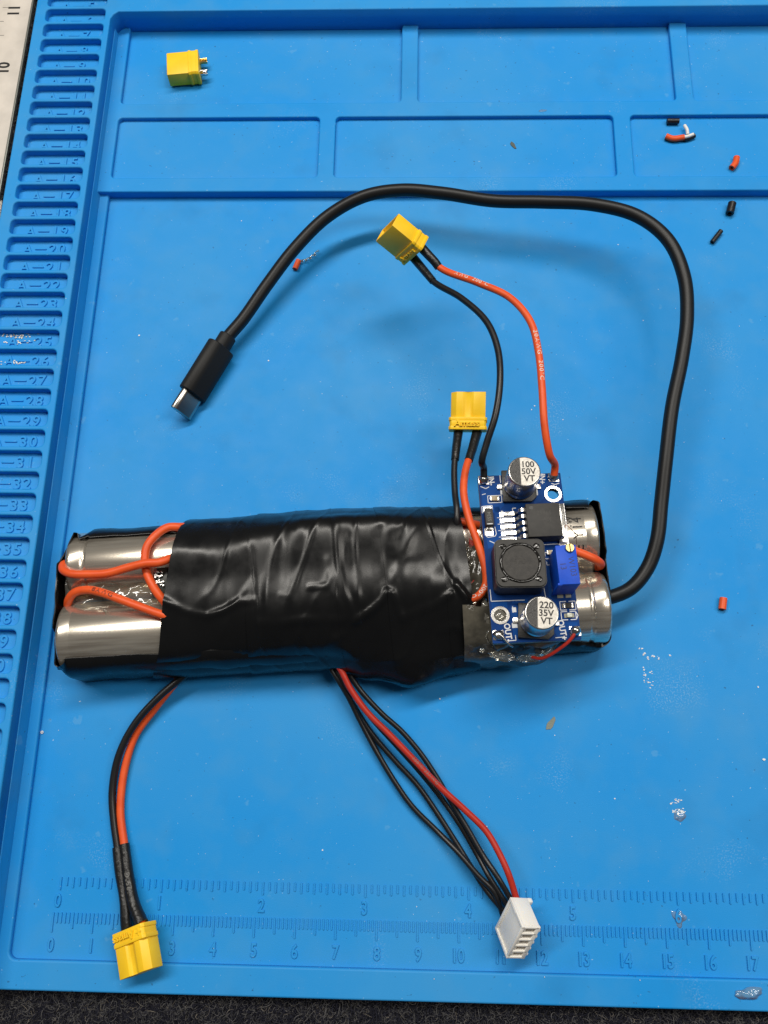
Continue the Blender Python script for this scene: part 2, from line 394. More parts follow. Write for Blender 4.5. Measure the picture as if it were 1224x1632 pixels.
# ------------------------------------------------------------------ carpet
ZG = -0.42
bm = NB(); bmesh.ops.create_grid(bm, x_segments=1, y_segments=1, size=250, matrix=T((8, 12, ZG)))
tag(fin('carpet', bm, M['carpet'], smooth=False), kind='structure')
def fibres():
    vs = []; fs = []; mi = []
    def strand(x, y, ln, th, m):
        a = random.uniform(0, 6.28); curl = random.uniform(-9, 9); k = 5
        z = ZG + random.uniform(0, 0.06); el = random.uniform(-0.2, 1.2)
        p = V(x, y, z); path = [p.copy()]
        for i in range(k):
            a += curl * 0.12 + random.uniform(-.3, .3); el += random.uniform(-.75, .45)
            p = p + V(math.cos(a) * math.cos(el), math.sin(a) * math.cos(el), math.sin(el)) * (ln / k)
            if p.z < ZG: p.z = ZG + 0.01
            if p.z > ZG + 0.22: p.z = ZG + 0.22
            path.append(p.copy())
        b0 = len(vs)
        for i, q in enumerate(path):
            t = (path[min(i + 1, k)] - path[max(i - 1, 0)]).normalized()
            n = t.cross(V(0.3, 0.2, 1)).normalized(); b = t.cross(n)
            w = th * (1 - 0.6 * i / k)
            for c in range(3):
                an = 2.094 * c; vs.append(tuple(q + n * (w * math.cos(an)) + b * (w * math.sin(an))))
        for i in range(k):
            for c in range(3):
                A = b0 + i * 3 + c; B = b0 + i * 3 + (c + 1) % 3
                fs.append((A, B, B + 3, A + 3)); mi.append(m)
    def fill(x0, y0, x1, y1, dens):
        for _ in range(int((x1 - x0) * (y1 - y0) * dens)):
            r = random.random(); m = 0 if r < 0.66 else (1 if r < 0.965 else 2)
            strand(random.uniform(x0, x1), random.uniform(y0, y1), random.uniform(0.12, 0.42), random.uniform(0.005, 0.014) * (0.6 if m == 2 else 1), m)
    fill(-2.5, -3.4, 20.5, -1.55, 640); fill(-4, -5, 22, -3.4, 60)
    fill(-5.0, 17.0, -3.7, 31, 640); fill(-9, 14, -5.0, 31, 30)
    me = bpy.data.meshes.new('carpet_fibres'); me.from_pydata(vs, [], fs)
    for m in ('fib1', 'fib2', 'fib3'): me.materials.append(M[m])
    me.polygons.foreach_set('material_index', mi)
    tag(link('carpet_fibres', me, None), kind='stuff', label='fuzzy dark wool pile of the carpet around the blue mat')
fibres()

# ------------------------------------------------------------------ soldering mat
mat = thing('soldering_mat', 'blue silicone soldering mat with numbered slots, parts trays and moulded rulers', 'work mat', (0, 0, ZG))
UP = T((0, 0, -ZG))
def msl(name, outer, holes, z0, z1, bev, label=None):
    o = slab(name, outer, holes, z0, z1, bev, M['blue'], mat); o.matrix_basis = UP
    if label: o['label'] = label
    return o
XR, YT = 32.0, 33.0
YB = -1.72; XL = -3.85
msl('work_surface', rrect(XL, YB, XR, YT, 0.5), [], ZG + 0.02, 0.0, 0.04)
msl('low_border', rrect(XL, YB, XR + .02, YT, 0.5), [rrect(-0.93, -1.05, XR - 1, 20.9, 0.18)], -0.1, 0.16, 0.05)
comp = [(-0.87, 24.14, 8.28, 27.9), (8.82, 24.14, 17.07, 27.9), (17.63, 24.14, XR - 1, 27.9),
        (-0.87, 21.28, 5.68, 23.58), (6.20, 21.28, 15.03, 23.58), (15.57, 21.28, XR - 1, 23.58)]
msl('tray_divider', rrect(-1.3, 20.76, XR - .1, YT - .1, 0.07, 3), [rrect(a, b, c, d, 0.14) for a, b, c, d in comp], 0.0, 0.33, 0.045)
for a, b, c, d in comp:
    msl('tray_floor', rrect(a - .08, b - .08, c + .08, d + .08, 0.02, 1), [], 0.01, 0.175, 0.01)
# raised strip of numbered slots joined to the high rim behind the trays
Z1 = 1.0
PITCH = 0.6224
def slot_y(n): return 23.01 - (n - 13) * PITCH
SL, SR = -3.47, -1.49
strip_out = [(XL + .02, YB + .02), (-1.29, YB + .02), (-1.29, 26.95), (-1.20, 27.12), (-1.05, 27.24), (XR - .03, 27.24), (XR - .03, YT - .02), (XL + .02, YT - .02)]
holes = []
for n in range(4, 52):
    y = slot_y(n); holes.append(rrect(SL, y - 0.495, SR, y, 0.13, 4))
msl('slot_strip', strip_out, holes, 0.05, Z1, 0.045)
SF = Z1 - 0.24
msl('slot_floor', rrect(SL - .1, YB + .2, SR + .08, YT - .3, 0.02, 1), [], 0.3, SF, 0.01)
bm = NB()   # sloped foot of the strip
for (x0, x1) in ((-1.36, -1.20),):
    prism(bm, [(x0, 0.05), (x1, 0.05), (x1, 0.20), (x1 - .03, 0.30), (-1.27, 0.55), (x0, 0.60)], 0, 1, 0)
bmesh.ops.transform(bm, matrix=Matrix(((1, 0, 0, 0), (0, 0, 28.6, YB + .1), (0, 1, 0, 0), (0, 0, 0, 1))), verts=bm.verts)
o = fin('strip_foot', bm, M['blue'], mat, basis=UP)
_dash = None
for n in range(5, 47):
    y = slot_y(n) - 0.275
    text('letter', 'A', UP @ T((-2.92, y, SF)), 0.45, M['blue'], mat, 0.045, 0.010)
    if _dash is None:
        bm = NB(); box(bm, (0, 0, 0.015), (0.34, 0.04, 0.045), 0.008)
        _dash = fin('dash', bm, M['blue'], mat, basis=UP @ T((-2.52, y, SF))).data
    else: link('dash', _dash, None, mat, basis=UP @ T((-2.52, y, SF)))
    s_ = str(n)
    for c, x in zip(s_, (-2.10,) if len(s_) == 1 else (-2.16, -1.88)):
        text('digit', c, UP @ T((x, y, SF)), 0.45, M['blue'], mat, 0.045, 0.010)
# moulded rulers
def ticks(name, lst, w=0.032):
    bm = NB()
    for x, y0, ln in lst:
        prism(bm, rrect(x - w / 2, y0 - ln, x + w / 2, y0, w * 0.45, 2), -0.01, 0.04, 0)
    tag(fin(name, bm, M['blue'], mat, smooth=False, basis=UP), kind='stuff')
ticks('centimetre_tick', [(k * 0.1, 0.0, 0.45 if k % 10 == 0 else 0.36 if k % 5 == 0 else 0.24) for k in range(0, 246)])
ticks('inch_tick', [(0.09 + k * 2.54 / 16, 0.81, 0.30 if k % 16 == 0 else 0.25 if k % 2 == 0 else 0.20) for k in range(0, 160)])
for k in range(0, 25):
    if k in (2,): pass
    o = text('ruler_number', str(k), UP @ T((k + (0.02 if k < 10 else 0.0), -0.73, 0)), 0.43, M['blue'], mat, 0.046, 0.012, 0.74)
for k in range(0, 10):
    o = text('ruler_number', str(k), UP @ T((0.07 + 2.54 * k, 0.27, 0)), 0.43, M['blue'], mat, 0.046, 0.012, 0.74)

# ------------------------------------------------------------------ white ruler beside the mat
ru = thing('flat_ruler', 'off-white inch ruler lying on the carpet left of the mat', 'ruler', (-6.2, 24, ZG + .05))
bm = NB(); box(bm, (0, 1.0, 0.12), (3.0, 18.0, 0.16), 0.02)
fin('ruler_body', bm, M['ruler'], ru)
bm = NB(); box(bm, (1.53, 1.0, 0.11), (0.055, 18.0, 0.17), 0.01)
fin('metal_edge', bm, node_mat('dull_metal_edge', (0.20, 0.21, 0.19), rough=0.45, metal=0.6), ru)
q11 = P(21, 17, ZG + .25); q10 = P(6, 107, ZG + .25); rl = Vector((-6.2, 24, ZG + .05))
step = q11.y - q10.y
for k in range(4):
    pz = V(q11.x + 0.02, q11.y - step * k, 0) - V(rl.x, rl.y, 0)
    text('ruler_number', str(11 - k), T((pz.x, pz.y, 0.200)) @ RZ(90), 0.56, M['ink'], ru, 0.004, 0, 0.9, 1.0, 0.03)
bm = NB()
for k in range(-3, 9):
    for j in range(4):
        y = q11.y + 0.14 - step * (k + j / 4) - rl.y
        box(bm, (0.72 - (0 if j == 0 else .1 if j == 2 else .15), y, 0.201), (0.42 if j == 0 else .24 if j == 2 else .14, 0.014, 0.004))
tag(fin('ruler_tick', bm, M['ink'], ru, smooth=False), kind='stuff')

# ------------------------------------------------------------------ battery pack
ANG = math.radians(4.2)
PE = V(math.cos(ANG), math.sin(ANG), 0); PN = V(-math.sin(ANG), math.cos(ANG), 0)
PO = V(-0.13, 5.70, 0.0)
def pk(a, b, z=0.0): return PO + PE * a + PN * b + V(0, 0, z)
def ab(v): d = v - PO; return d.dot(PE), d.dot(PN)
pack = thing('battery_pack', 'battery pack of four bare steel cells wrapped in wrinkled black tape', 'battery pack', tuple(PO), RZ(4.2).to_3x3())
PT = (RZ(4.2)).inverted() @ T(-PO)      # world -> pack frame
def packfin(name, bm, mat_, smooth=True, label=None, angle=35):
    bmesh.ops.transform(bm, matrix=PT, verts=bm.verts)
    o = fin(name, bm, mat_, pack, smooth=smooth, angle=angle)
    if label: o['label'] = label
    return o
RC = 0.92
cellprof = [(0.0, 0.0), (0.74, 0.0), (0.80, 0.012), (0.88, 0.03), (0.915, 0.09), (RC, 0.15), (RC, 0.40), (0.905, 0.43), (0.885, 0.47), (0.885, 0.50), (0.905, 0.54), (RC, 0.57), (RC, 6.40), (0.90, 6.47), (0.86, 6.50), (0.0, 6.5)]
flatprof = [(0.0, 0.0), (0.80, 0.0), (0.88, 0.015), (0.912, 0.05), (RC, 0.10), (RC, 0.34), (0.917, 0.35), (RC, 0.36), (RC, 6.40), (0.90, 6.47), (0.86, 6.50), (0.0, 6.5)]
cells = []
for (a, b, flipped, prof) in ((0.07, RC, False, flatprof), (0.20, 2.80, False, cellprof), (13.98, RC, True, cellprof), (13.90, 2.78, True, flatprof)):
    bm = NB(); lathe(bm, prof, 72, (RY(-90) if flipped else RY(90)))
    bmesh.ops.translate(bm, verts=bm.verts, vec=(a, b, RC + 0.015))
    cells.append(fin('steel_cell', bm, M['steel'], pack, angle=50))
def cell_print(s, a, b, rotflip, size, sx=1.0, bc=2.78):
    """black dot print wrapped on a cell: text runs across the cell"""
    def fn(co):
        u, v, w = co
        phi = u / RC + (b - bc) / RC
        rr = RC + 0.003 + w
        return V(a - v, bc + rr * math.sin(phi), RC + .015 + rr * math.cos(phi))
    bm = NB(); add_text(bm, s, None, size, 0.003, 0, sx, 1.1, fn=fn)
    return fin('cell_marking', bm, M['ink'], pack, smooth=False)
qa, qb = ab(P(921, 848, 1.84)); cell_print('E Y14', qa, qb - 0.03, False, 0.36, 0.98)
qa, qb = ab(P(907, 832, 1.84)); cell_print('-W', qa, qb + 0.02, False, 0.26, 0.9)

# side tape: a skirt of tape round the four sides that hugs the shoulders of the cells
def skirt():
    path = []
    ax0, ax1, by0, by1 = -0.03, 14.06, -0.10, 3.80
    r = 0.32
    def seg(p, q, n):
        for k in range(n): path.append((p[0] + (q[0] - p[0]) * k / n, p[1] + (q[1] - p[1]) * k / n))
    def arc(cx, cy, a0, a1, n=9):
        for k in range(n): a = math.radians(a0 + (a1 - a0) * k / n); path.append((cx + r * math.cos(a), cy + r * math.sin(a)))
    seg((ax0 + r, by0), (ax1 - r, by0), 120); arc(ax1 - r, by0 + r, -90, 0); seg((ax1, by0 + r), (ax1, by1 - r), 34)
    arc(ax1 - r, by1 - r, 0, 90); seg((ax1 - r, by1), (ax0 + .75, by1), 120)
    seg((ax0 + 0.75, by1), (ax0 + 0.38, by1 - 0.14), 6); seg((ax0 + 0.38, by1 - .14), (ax0 + 0.0, by1 - 1.05), 12)
    seg((ax0, by1 - 1.05), (ax0, by0 + r), 26); arc(ax0 + r, by0 + r, 180, 270)
    n = len(path); cx, cy = 6.9, 1.85
    bm = NB(); rows = []
    for i, (a, b) in enumerate(path):
        pa = path[i - 1]; pb = path[(i + 1) % n]
        tx, ty = pb[0] - pa[0], pb[1] - pa[1]; l = math.hypot(tx, ty); nx, ny = ty / l, -tx / l
        side = abs(ny)                                   # 1 along the cells, 0 at the ends
        s = i * 0.1
        w1 = noise.noise(V(a * 0.9, b * 0.9, 3.0)); w2 = noise.noise(V(a * 2.3, b * 2.3, 8.0))
        hug = 0.36 * side ** 2 + 0.02
        front = b < 1
        top = (1.66 if side > .5 else 1.58) + 0.05 * w1 + 0.03 * w2
        if not front and a < 3: top = 1.74 + 0.04 * w2
        if a > 12.2 and front: top = 1.66 - 0.75 * min((a - 12.2) / 1.6, 1); hug *= (1 - 0.9 * min((a - 12.2) / 1.4, 1))
        if a > 13 and b > 2.2: top += 0.12
        prof = [(0.00, 0.03), (0.015, 0.25), (0.02, 0.6), (0.0, 0.95), (-0.05, 1.20), (-0.16 if side > .5 else -0.03, 1.42), (-hug, top), (-hug - 0.03, top - 0.004), (-hug + .01, top - 0.05), (-0.10, 1.1), (-0.06, 0.6), (-0.06, 0.05)]
        row = []
        for (o_, z) in prof:
            z = min(z, top)
            d = o_ + 0.035 * noise.noise(V(a * 1.3, b * 1.3, z * 1.2)) + 0.014 * noise.noise(V(a * 5, b * 5, z * 3 + 5)) * (1 if z > .3 else .3)
            row.append(bm.verts.new(pk(a + nx * d, b + ny * d, z)))
        rows.append(row)
    for i in range(n):
        A, B = rows[i], rows[(i + 1) % n]
        for k in range(len(A) - 1): bm.faces.new((A[k], B[k], B[k + 1], A[k + 1]))
    packfin('side_tape', bm, M['tape'], angle=70)
skirt()

# tape wraps over the middle
def lerp_tab(tab, a):
    if a <= tab[0][0]: return tab[0][1:]
    for p, q in zip(tab, tab[1:]):
        if a <= q[0]:
            f = (a - p[0]) / (q[0] - p[0]); f = f * f * (3 - 2 * f)
            return [x + (y - x) * f for x, y in zip(p[1:], q[1:])]
    return tab[-1][1:]
# a, front bulge at the floor, front shoulder b, front shoulder z, plateau start b, plateau z, plateau end b, rear z, rear bulge
TAB = [(1.5, 0.00, 0.30, 1.72, 1.25, 2.03, 2.95, 2.10, 0.02),
       (2.4, 0.02, 0.30, 1.76, 1.30, 2.13, 2.95, 2.22, 0.10),
       (4.2, 0.03, 0.38, 1.74, 1.15, 2.13, 2.85, 2.20, 0.08),
       (5.6, 0.00, 0.35, 1.78, 1.05, 2.22, 3.05, 2.24, 0.10),
       (6.8, 0.02, 0.32, 1.82, 1.10, 2.28, 3.20, 2.32, 0.12),
       (7.9, 0.36, 0.20, 1.66, 1.20, 2.30, 3.20, 2.30, 0.10),
       (8.9, 0.56, 0.06, 1.58, 1.30, 2.24, 3.10, 2.26, 0.04),
       (10.0, 0.34, 0.05, 1.55, 1.20, 2.24, 3.05, 2.10, 0.00),
       (10.8, 0.26, 0.05, 1.55, 1.20, 2.20, 3.05, 2.10, 0.00)]
cr6 = lambda pts: [P(240 + x / 2.267, 780 + y / 2.267, 2.2).xy for x, y in pts]
RID = [(cr6([(30, 395), (50, 405), (130, 440), (200, 455), (260, 440), (320, 408), (375, 405)]), 0.061, 0.085),
       (cr6([(395, 480), (470, 482), (560, 470), (690, 470)]), 0.043, 0.104),
       (cr6([(735, 475), (800, 435), (840, 400), (852, 372)]), 0.086, 0.080),
       (cr6([(872, 375), (886, 415), (910, 458)]), 0.065, 0.080),
       (cr6([(905, 458), (960, 440), (1030, 415), (1085, 380)]), 0.061, 0.080),
       (cr6([(670, 130), (680, 260), (700, 380), (735, 460)]), 0.050, 0.098),
       (cr6([(640, 260), (665, 380), (710, 465)]), 0.029, 0.104),
       (cr6([(600, 120), (600, 260), (610, 340)]), 0.018, 0.208),
       (cr6([(385, 150), (390, 300), (400, 440)]), -0.022, 0.208),
       (cr6([(300, 200), (310, 300), (300, 400)]), 0.011, 0.182),
       (cr6([(500, 160), (500, 260), (485, 385)]), 0.014, 0.208),
       (cr6([(1105, 345), (1142, 392)]), 0.065, 0.080), (cr6([(1060, 130), (1080, 250), (1105, 345)]), -0.029, 0.156),
       (cr6([(1040, 500), (1100, 488), (1155, 505)]), 0.050, 0.080),
       (cr6([(470, 385), (500, 386)]), 0.022, 0.05), (cr6([(575, 357), (640, 355)]), 0.022, 0.05),
       (cr6([(870, 345), (900, 260), (960, 130)]), 0.036, 0.130), (cr6([(830, 150), (850, 260), (862, 345)]), -0.036, 0.156),
       (cr6([(880, 210), (885, 230)]), 0.036, 0.130), (cr6([(690, 520), (650, 540)]), 0.036, 0.091),
       (cr6([(650, 520), (700, 570), (730, 600)]), 0.058, 0.080), (cr6([(720, 180), (740, 300), (790, 400)]), -0.025, 0.130),
       (cr6([(1150, 600), (1060, 615), (990, 620)]), 0.029, 0.080)]
RBX = [(min(p.x for p in r[0]) - 3 * r[2], max(p.x for p in r[0]) + 3 * r[2], min(p.y for p in r[0]) - 3 * r[2], max(p.y for p in r[0]) + 3 * r[2]) for r in RID]
def segd(p, a, b):
    ab_ = b - a; t = max(0, min(1, (p - a).dot(ab_) / max(ab_.length_squared, 1e-9)))
    return (p - (a + ab_ * t)).length
NV = 170
def tape_point(a, v):
    """v from 0 (front, floor) over the top to 1 (rear, floor)"""
    fb, sb, sz, pb, pz, qb, rz, rb = lerp_tab(TAB, a)
    ctl = [(-0.10 - fb * .7, 0.02), (-0.16 - fb, 0.42), (-0.15 - fb, 0.85), (-0.04 - fb * .6 + sb * .25, 1.28), (sb, sz), (pb, pz), ((pb + qb) / 2, pz * .5 + rz * .5 + 0.015), (qb, rz), (3.52 + rb * .4, rz - 0.42), (3.80 + rb, 1.15), (3.86 + rb, 0.6), (3.82 + rb, 0.02)]
    n = len(ctl) - 1; x = v * n; i = min(int(x), n - 1); t = x - i
    g = lambda k: ctl[max(0, min(n, k))]
    p0, p1, p2, p3 = g(i - 1), g(i), g(i + 1), g(i + 2)
    r = []
    for c in (0, 1):
        r.append(0.5 * (2 * p1[c] + (p2[c] - p0[c]) * t + (2 * p0[c] - 5 * p1[c] + 4 * p2[c] - p3[c]) * t * t + (3 * p1[c] - p0[c] - 3 * p2[c] + p3[c]) * t ** 3))
    b, z = r
    q = pk(a, b, z); s = 0.0
    if z > 1.3:
        for (pts, amp, wd), (bx0, bx1, by0, by1) in zip(RID, RBX):
            if q.x < bx0 or q.x > bx1 or q.y < by0 or q.y > by1: continue
            d = min(segd(q.xy, u, w_) for u, w_ in zip(pts, pts[1:]))
            if d < 3 * wd: s += amp * math.exp(-(d / wd) ** 2) * (0.75 + 0.9 * noise.noise(V(q.x * 1.1, q.y * 1.1, wd * 90)))
        s *= min((z - 1.3) / 0.3, 1)
    fold = noise.noise(V(a * 1.7 + 3, v * 2.2, 1.0)); fine = noise.noise(V(a * 5.2, v * 7, 4.0))
    lap = abs(noise.noise(V(a * 2.6 + 9, v * 1.2, 7.0)))
    wx = a + 0.5 * noise.noise(V(a * .8, v * 2.0, 21.0)); 
    c1_ = max(0.0, 1 - abs(noise.noise(V(wx * 1.25 + v * 1.6, v * 1.3, 31.0))) * 7) ** 1.5
    c2_ = max(0.0, 1 - abs(noise.noise(V(wx * 1.0 - v * 2.4, v * 2.6, 47.0))) * 8) ** 1.5
    amt = min(1, max(0, (a - 3.6) / 2.0))
    edge = min(v, 1 - v) * 10
    k = min(1, edge)
    dz = s + (0.045 * fold + 0.005 * fine + 0.006 * lap + (0.026 * c1_ + 0.022 * c2_) * (.3 + .7 * amt)) * k
    nb = (-1 if v < .5 else 1) * max(0.0, 1 - (z / 1.5)) 
    return pk(a, b + nb * dz * 0.8, max(z + (dz if z > .8 else dz * .2), 0.01))
def edge_a(rear_px, front_px):
    rx, ry = rear_px; fx, fy = front_px
    return ab(P(rx, ry, 1.6))[0], ab(P(fx, fy, 1.2))[0]
EDG = [edge_a((297, 835), (238, 1045)), edge_a((408, 828), (394, 1050)), edge_a((505, 822), (528, 1055)), edge_a((595, 815), (637, 1065)), edge_a((665, 815), (705, 1075)), edge_a((727, 822), (768, 1062))]
def wrap(k, e0, e1, off, curve0=0.0):
    bm = NB(); nu = 62; G = []
    for i in range(nu + 1):
        u = i / nu; col = []
        for j in range(NV + 1):
            v = j / NV
            f = max(0, min(1, (v - 0.18) / 0.62))
            w = 0.05 * noise.noise(V(v * 5, k * 3.3, 0.5))
            a0 = e0[1] + (e0[0] - e0[1]) * f + w * 0.6 + (0.11 * math.sin(f * math.pi) * curve0)
            a1 = e1[1] + (e1[0] - e1[1]) * f + w
            a = a0 + (a1 - a0) * u
            col.append((a, v))
        G.append(col)
    pts = [[tape_point(a, v) for a, v in c] for c in G]
    vv = []
    for i in range(nu + 1):
        row = []
        for j in range(NV + 1):
            du = pts[min(i + 1, nu)][j] - pts[max(i - 1, 0)][j]; dv = pts[i][min(j + 1, NV)] - pts[i][max(j - 1, 0)]
            nn = dv.cross(du)
            if nn.length > 1e-9: nn.normalize()
            if nn.dot(pts[i][j] - pk(6.5, 1.85, 0.8) - PE * ((pts[i][j] - pk(6.5, 1.85, .8)).dot(PE))) < 0: nn = -nn
            row.append(bm.verts.new(pts[i][j] + nn * off))
        vv.append(row)
    for i in range(nu):
        for j in range(NV): bm.faces.new((vv[i][j], vv[i + 1][j], vv[i + 1][j + 1], vv[i][j + 1]))
    bmesh.ops.recalc_face_normals(bm, faces=bm.faces)
    bmesh.ops.solidify(bm, geom=bm.faces[:], thickness=0.018)
    packfin('tape_wrap', bm, M['tape'], angle=60)
for k in range(5):
    e0, e1 = EDG[k], EDG[k + 1]
    if k < 4: e1 = (e1[0] + 0.35, e1[1] + 0.35)
    wrap(k, e0, e1, 0.024 * (k % 2) + (0.012 if k == 2 else 0) + 0.004 * k, 1.0 if k == 0 else 0.0)

# glue between the cells
def glue_strip(name, a0, a1, b0, b1, zbase, amp, mat_, seed, zedge=None, nu=60, nv=22):
    bm = NB(); G = []
    for i in range(nu + 1):
        r = []
        for j in range(nv + 1):
            u, v = i / nu, j / nv; a = a0 + (a1 - a0) * u; b = b0 + (b1 - b0) * v
            e = min(1, 5 * min(u, 1 - u)) * min(1, 4 * min(v, 1 - v))
            z = zbase - 0.22 * (1 - e) + amp * noise.noise(V(a * 2.0, b * 3.0, seed)) + amp * .5 * noise.noise(V(a * 6, b * 7, seed + 3))
            wob = 0.08 * noise.noise(V(a * 2, 0, seed + 9))
            r.append(bm.verts.new(pk(a, b + wob, z)))
        G.append(r)
    for i in range(nu):
        for j in range(nv): bm.faces.new((G[i][j], G[i + 1][j], G[i + 1][j + 1], G[i][j + 1]))
    return packfin(name, bm, mat_, angle=80)
glue_strip('glue_seam', 0.10, 3.0, 1.30, 2.42, 1.60, 0.08, M['glue'], 2.0)
glue_strip('glue_seam', 10.2, 13.7, 1.30, 2.40, 1.64, 0.12, M['glue'], 6.0)
glue_strip('glue_bed', 10.1, 13.0, 0.55, 1.9, 1.90, 0.10, M['greyglue'], 11.0)
# smoky sheet of glue that runs from the board down the front side of the pack
def glue_drape():
    bm = NB(); G = []
    for i in range(46):
        u = i / 45; a = 10.25 + 2.75 * u; r = []
        lim = 1.0 if u < .55 else max(0.25, 1 - (u - .55) * 1.55)
        for j in range(31):
            v = j / 30
            pr = [(0.95, 2.12), (0.45, 2.02), (0.10, 1.74), (-0.22, 1.25), (-0.36, 0.75), (-0.36, 0.25)]
            x = (v * lim) * (len(pr) - 1); k = min(int(x), len(pr) - 2); t = x - k
            b = pr[k][0] + (pr[k + 1][0] - pr[k][0]) * t; z = pr[k][1] + (pr[k + 1][1] - pr[k][1]) * t
            f = 1 - 0.75 * max(0, (u - .75) / .25)
            b = 0.35 + (b - 0.35) * f + 0.07 * noise.noise(V(a * 2, v * 3, 5)); z += 0.09 * noise.noise(V(a * 2.4, v * 4, 9)) - 0.25 * max(0, (u - .85) / .15)
            r.append(bm.verts.new(pk(a, b, z)))
        G.append(r)
    for i in range(45):
        for j in range(30): bm.faces.new((G[i][j], G[i + 1][j], G[i + 1][j + 1], G[i][j + 1]))
    bmesh.ops.recalc_face_normals(bm, faces=bm.faces); bmesh.ops.solidify(bm, geom=bm.faces[:], thickness=0.05)
    packfin('glue_sheet', bm, M['greyglue'], angle=80)
glue_drape()
# runs of clear glue added over the smoky sheet to give it highlights
for (px_, py_, z_, sx_, sy_, sz_, rz_) in ((775, 975, 2.06, .10, .30, .05, 10), (783, 1012, 1.98, .12, .20, .05, -20), (800, 1046, 1.62, .30, .12, .07, -8), (845, 1049, 1.55, .35, .10, .08, 6), (768, 1037, 1.72, .06, .06, .05, 0), (872, 1040, 1.5, .16, .10, .07, 25)):
    bm = NB(); blob(bm, (0, 0, 0), (sx_, sy_, sz_), 22, .5, 9, T(P(px_, py_, z_)) @ RZ(rz_)); packfin('glue_run', bm, M['glue'], angle=80)
# jumper wires on the pack
c7 = lambda pts: [P(80 + x / 5.56, 820 + y / 5.56, z) for x, y, z in pts]
def pwire(pts, r, mat_, label=None, name='jumper_wire'):
    bm = NB(); path = crom(pts, 10); tube(bm, path, r, 16); packfin(name, bm, mat_, angle=60, label=label); return path
pwire(c7([(230, 470, 1.15), (185, 450, 1.4), (125, 440, 1.62), (115, 490, 1.86), (190, 525, 1.98), (330, 530, 2.03), (500, 522, 2.08), (690, 470, 2.14), (850, 432, 2.20), (960, 425, 2.16), (1050, 395, 2.06), (1150, 360, 1.9)]), 0.108, M['orange'])
pwire(c7([(1200, 110, 1.62), (1140, 110, 1.74), (1040, 115, 1.80), (940, 180, 1.90), (860, 280, 1.96), (840, 390, 1.96), (858, 520, 1.93), (920, 650, 1.93), (990, 745, 1.88), (1040, 800, 1.8)]), 0.108, M['orange'])
w3 = pwire(c7([(165, 930, 0.7), (158, 850, 1.15), (165, 755, 1.55), (220, 690, 1.74), (330, 668, 1.86), (450, 690, 1.96), (620, 752, 2.05), (800, 820, 2.08), (940, 872, 2.05), (1060, 910, 1.98)]), 0.108, M['orange'])
bm_w = (RZ(4.2)).inverted()
o = text_on_path('wire_marking', '18AWG', w3, 0.535, 0.108, 0.155, M['ink'], None, (0, 0, 0), up=(0.0, 0.25, 1), sx=1.25, space=1.15)
o.parent = pack; o.matrix_basis = PT
c3 = lambda pts: [P(870 + x / 5.83, 780 + y / 5.83, z) for x, y, z in pts]
pwire(c3([(180, 530, 2.05), (270, 572, 2.05), (370, 610, 2.05), (450, 645, 2.0), (500, 680, 1.84), (508, 705, 1.5), (480, 720, 1.1)]), 0.108, M['orange'])
# tangle of red wires set in glue beside the tape edge
c4 = lambda pts: [P(680 + x / 5.44, 800 + y / 5.44, z) for x, y, z in pts]
pwire(c4([(230, 165, 1.9), (300, 170, 1.92), (380, 185, 1.92), (450, 200, 1.85)]), 0.10, M['orange'])
pwire(c4([(290, 190, 1.72), (340, 270, 1.74), (385, 360, 1.76), (410, 460, 1.76), (405, 570, 1.76), (395, 680, 1.76), (380, 760, 1.76)]), 0.10, M['red'], name='jumper_wire')
bm = NB()
for k in range(16):
    x = 340 + 60 * random.random(); y = 330 + 380 * random.random()
    blob(bm, c4([(x, y, 1.84)])[0], (0.06 + .05 * random.random(), 0.07 + .06 * random.random(), 0.05), 10, 0.5, 5)
packfin('glue_blob', bm, M['glue'], angle=80)
bm = NB(); blob(bm, c4([(440, 560, 1.6)])[0], (0.34, 0.95, 0.34), 24, 0.3, 8)
packfin('glue_mound', bm, M['greyglue'], angle=80)
bm = NB(); blob(bm, c7([(488, 850, 1.76)])[0], (0.05, 0.05, 0.05), 12, 0.1)
packfin('glue_drop', bm, M['glue'], angle=80)
# small cell balancing board peeping out under the tape edge
bm = NB()
for k in range(26):
    x = 930 + 75 * random.random(); y = 480 + 130 * random.random() + (x - 930) * 0.5
    p = c7([(x, y, 1.88)])[0]; box(bm, p, (0.03 + .04 * random.random(), 0.03 + 0.03 * random.random(), 0.04), 0.006)
packfin('balance_board_parts', bm, M['solder'])
bm = NB(); p = c7([(975, 590, 1.80)])[0]; box(bm, p, (0.35, 0.7, 0.07), 0.01)
packfin('balance_board', bm, node_mat('dark_green_board', (0.02, 0.022, 0.016), rough=0.4))

# ------------------------------------------------------------------ voltage converter board
BT = V(11.6157, 8.6427, 2.3999)
BR = Matrix(((0.99775, -0.06416, 0.01942), (0.06263, 0.99551, 0.07099), (-0.02388, -0.06962, 0.99729)))
board = thing('voltage_converter', 'blue voltage converter circuit board glued on the right end of the taped pack', 'circuit board', BT, BR)
def bfin(name, bm, mat_, smooth=True, parent=None, label=None, angle=35):
    o = fin(name, bm, mat_, parent or board, smooth=smooth, angle=angle)
    if label: o['label'] = label
    return o
def circ(cx, cy, r, n=24): return [(cx + r * math.cos(2 * math.pi * k / n), cy + r * math.sin(2 * math.pi * k / n)) for k in range(n)]
pcbo = rrect(-1.05, -2.15, 1.05, 2.15, 0.02, 2)
core = slab('board_core', [(x * .9985, y * .999) for x, y in pcbo], [circ(.80, 1.575, .158), circ(-.813, -1.477, .158)], -0.16, -0.012, 0.003, M['pcbedge'], board)
pcb = slab('circuit_board', pcbo, [circ(.80, 1.575, .155), circ(-.813, -1.477, .155)], -0.012, 0.0, 0.002, M['pcb'], board)
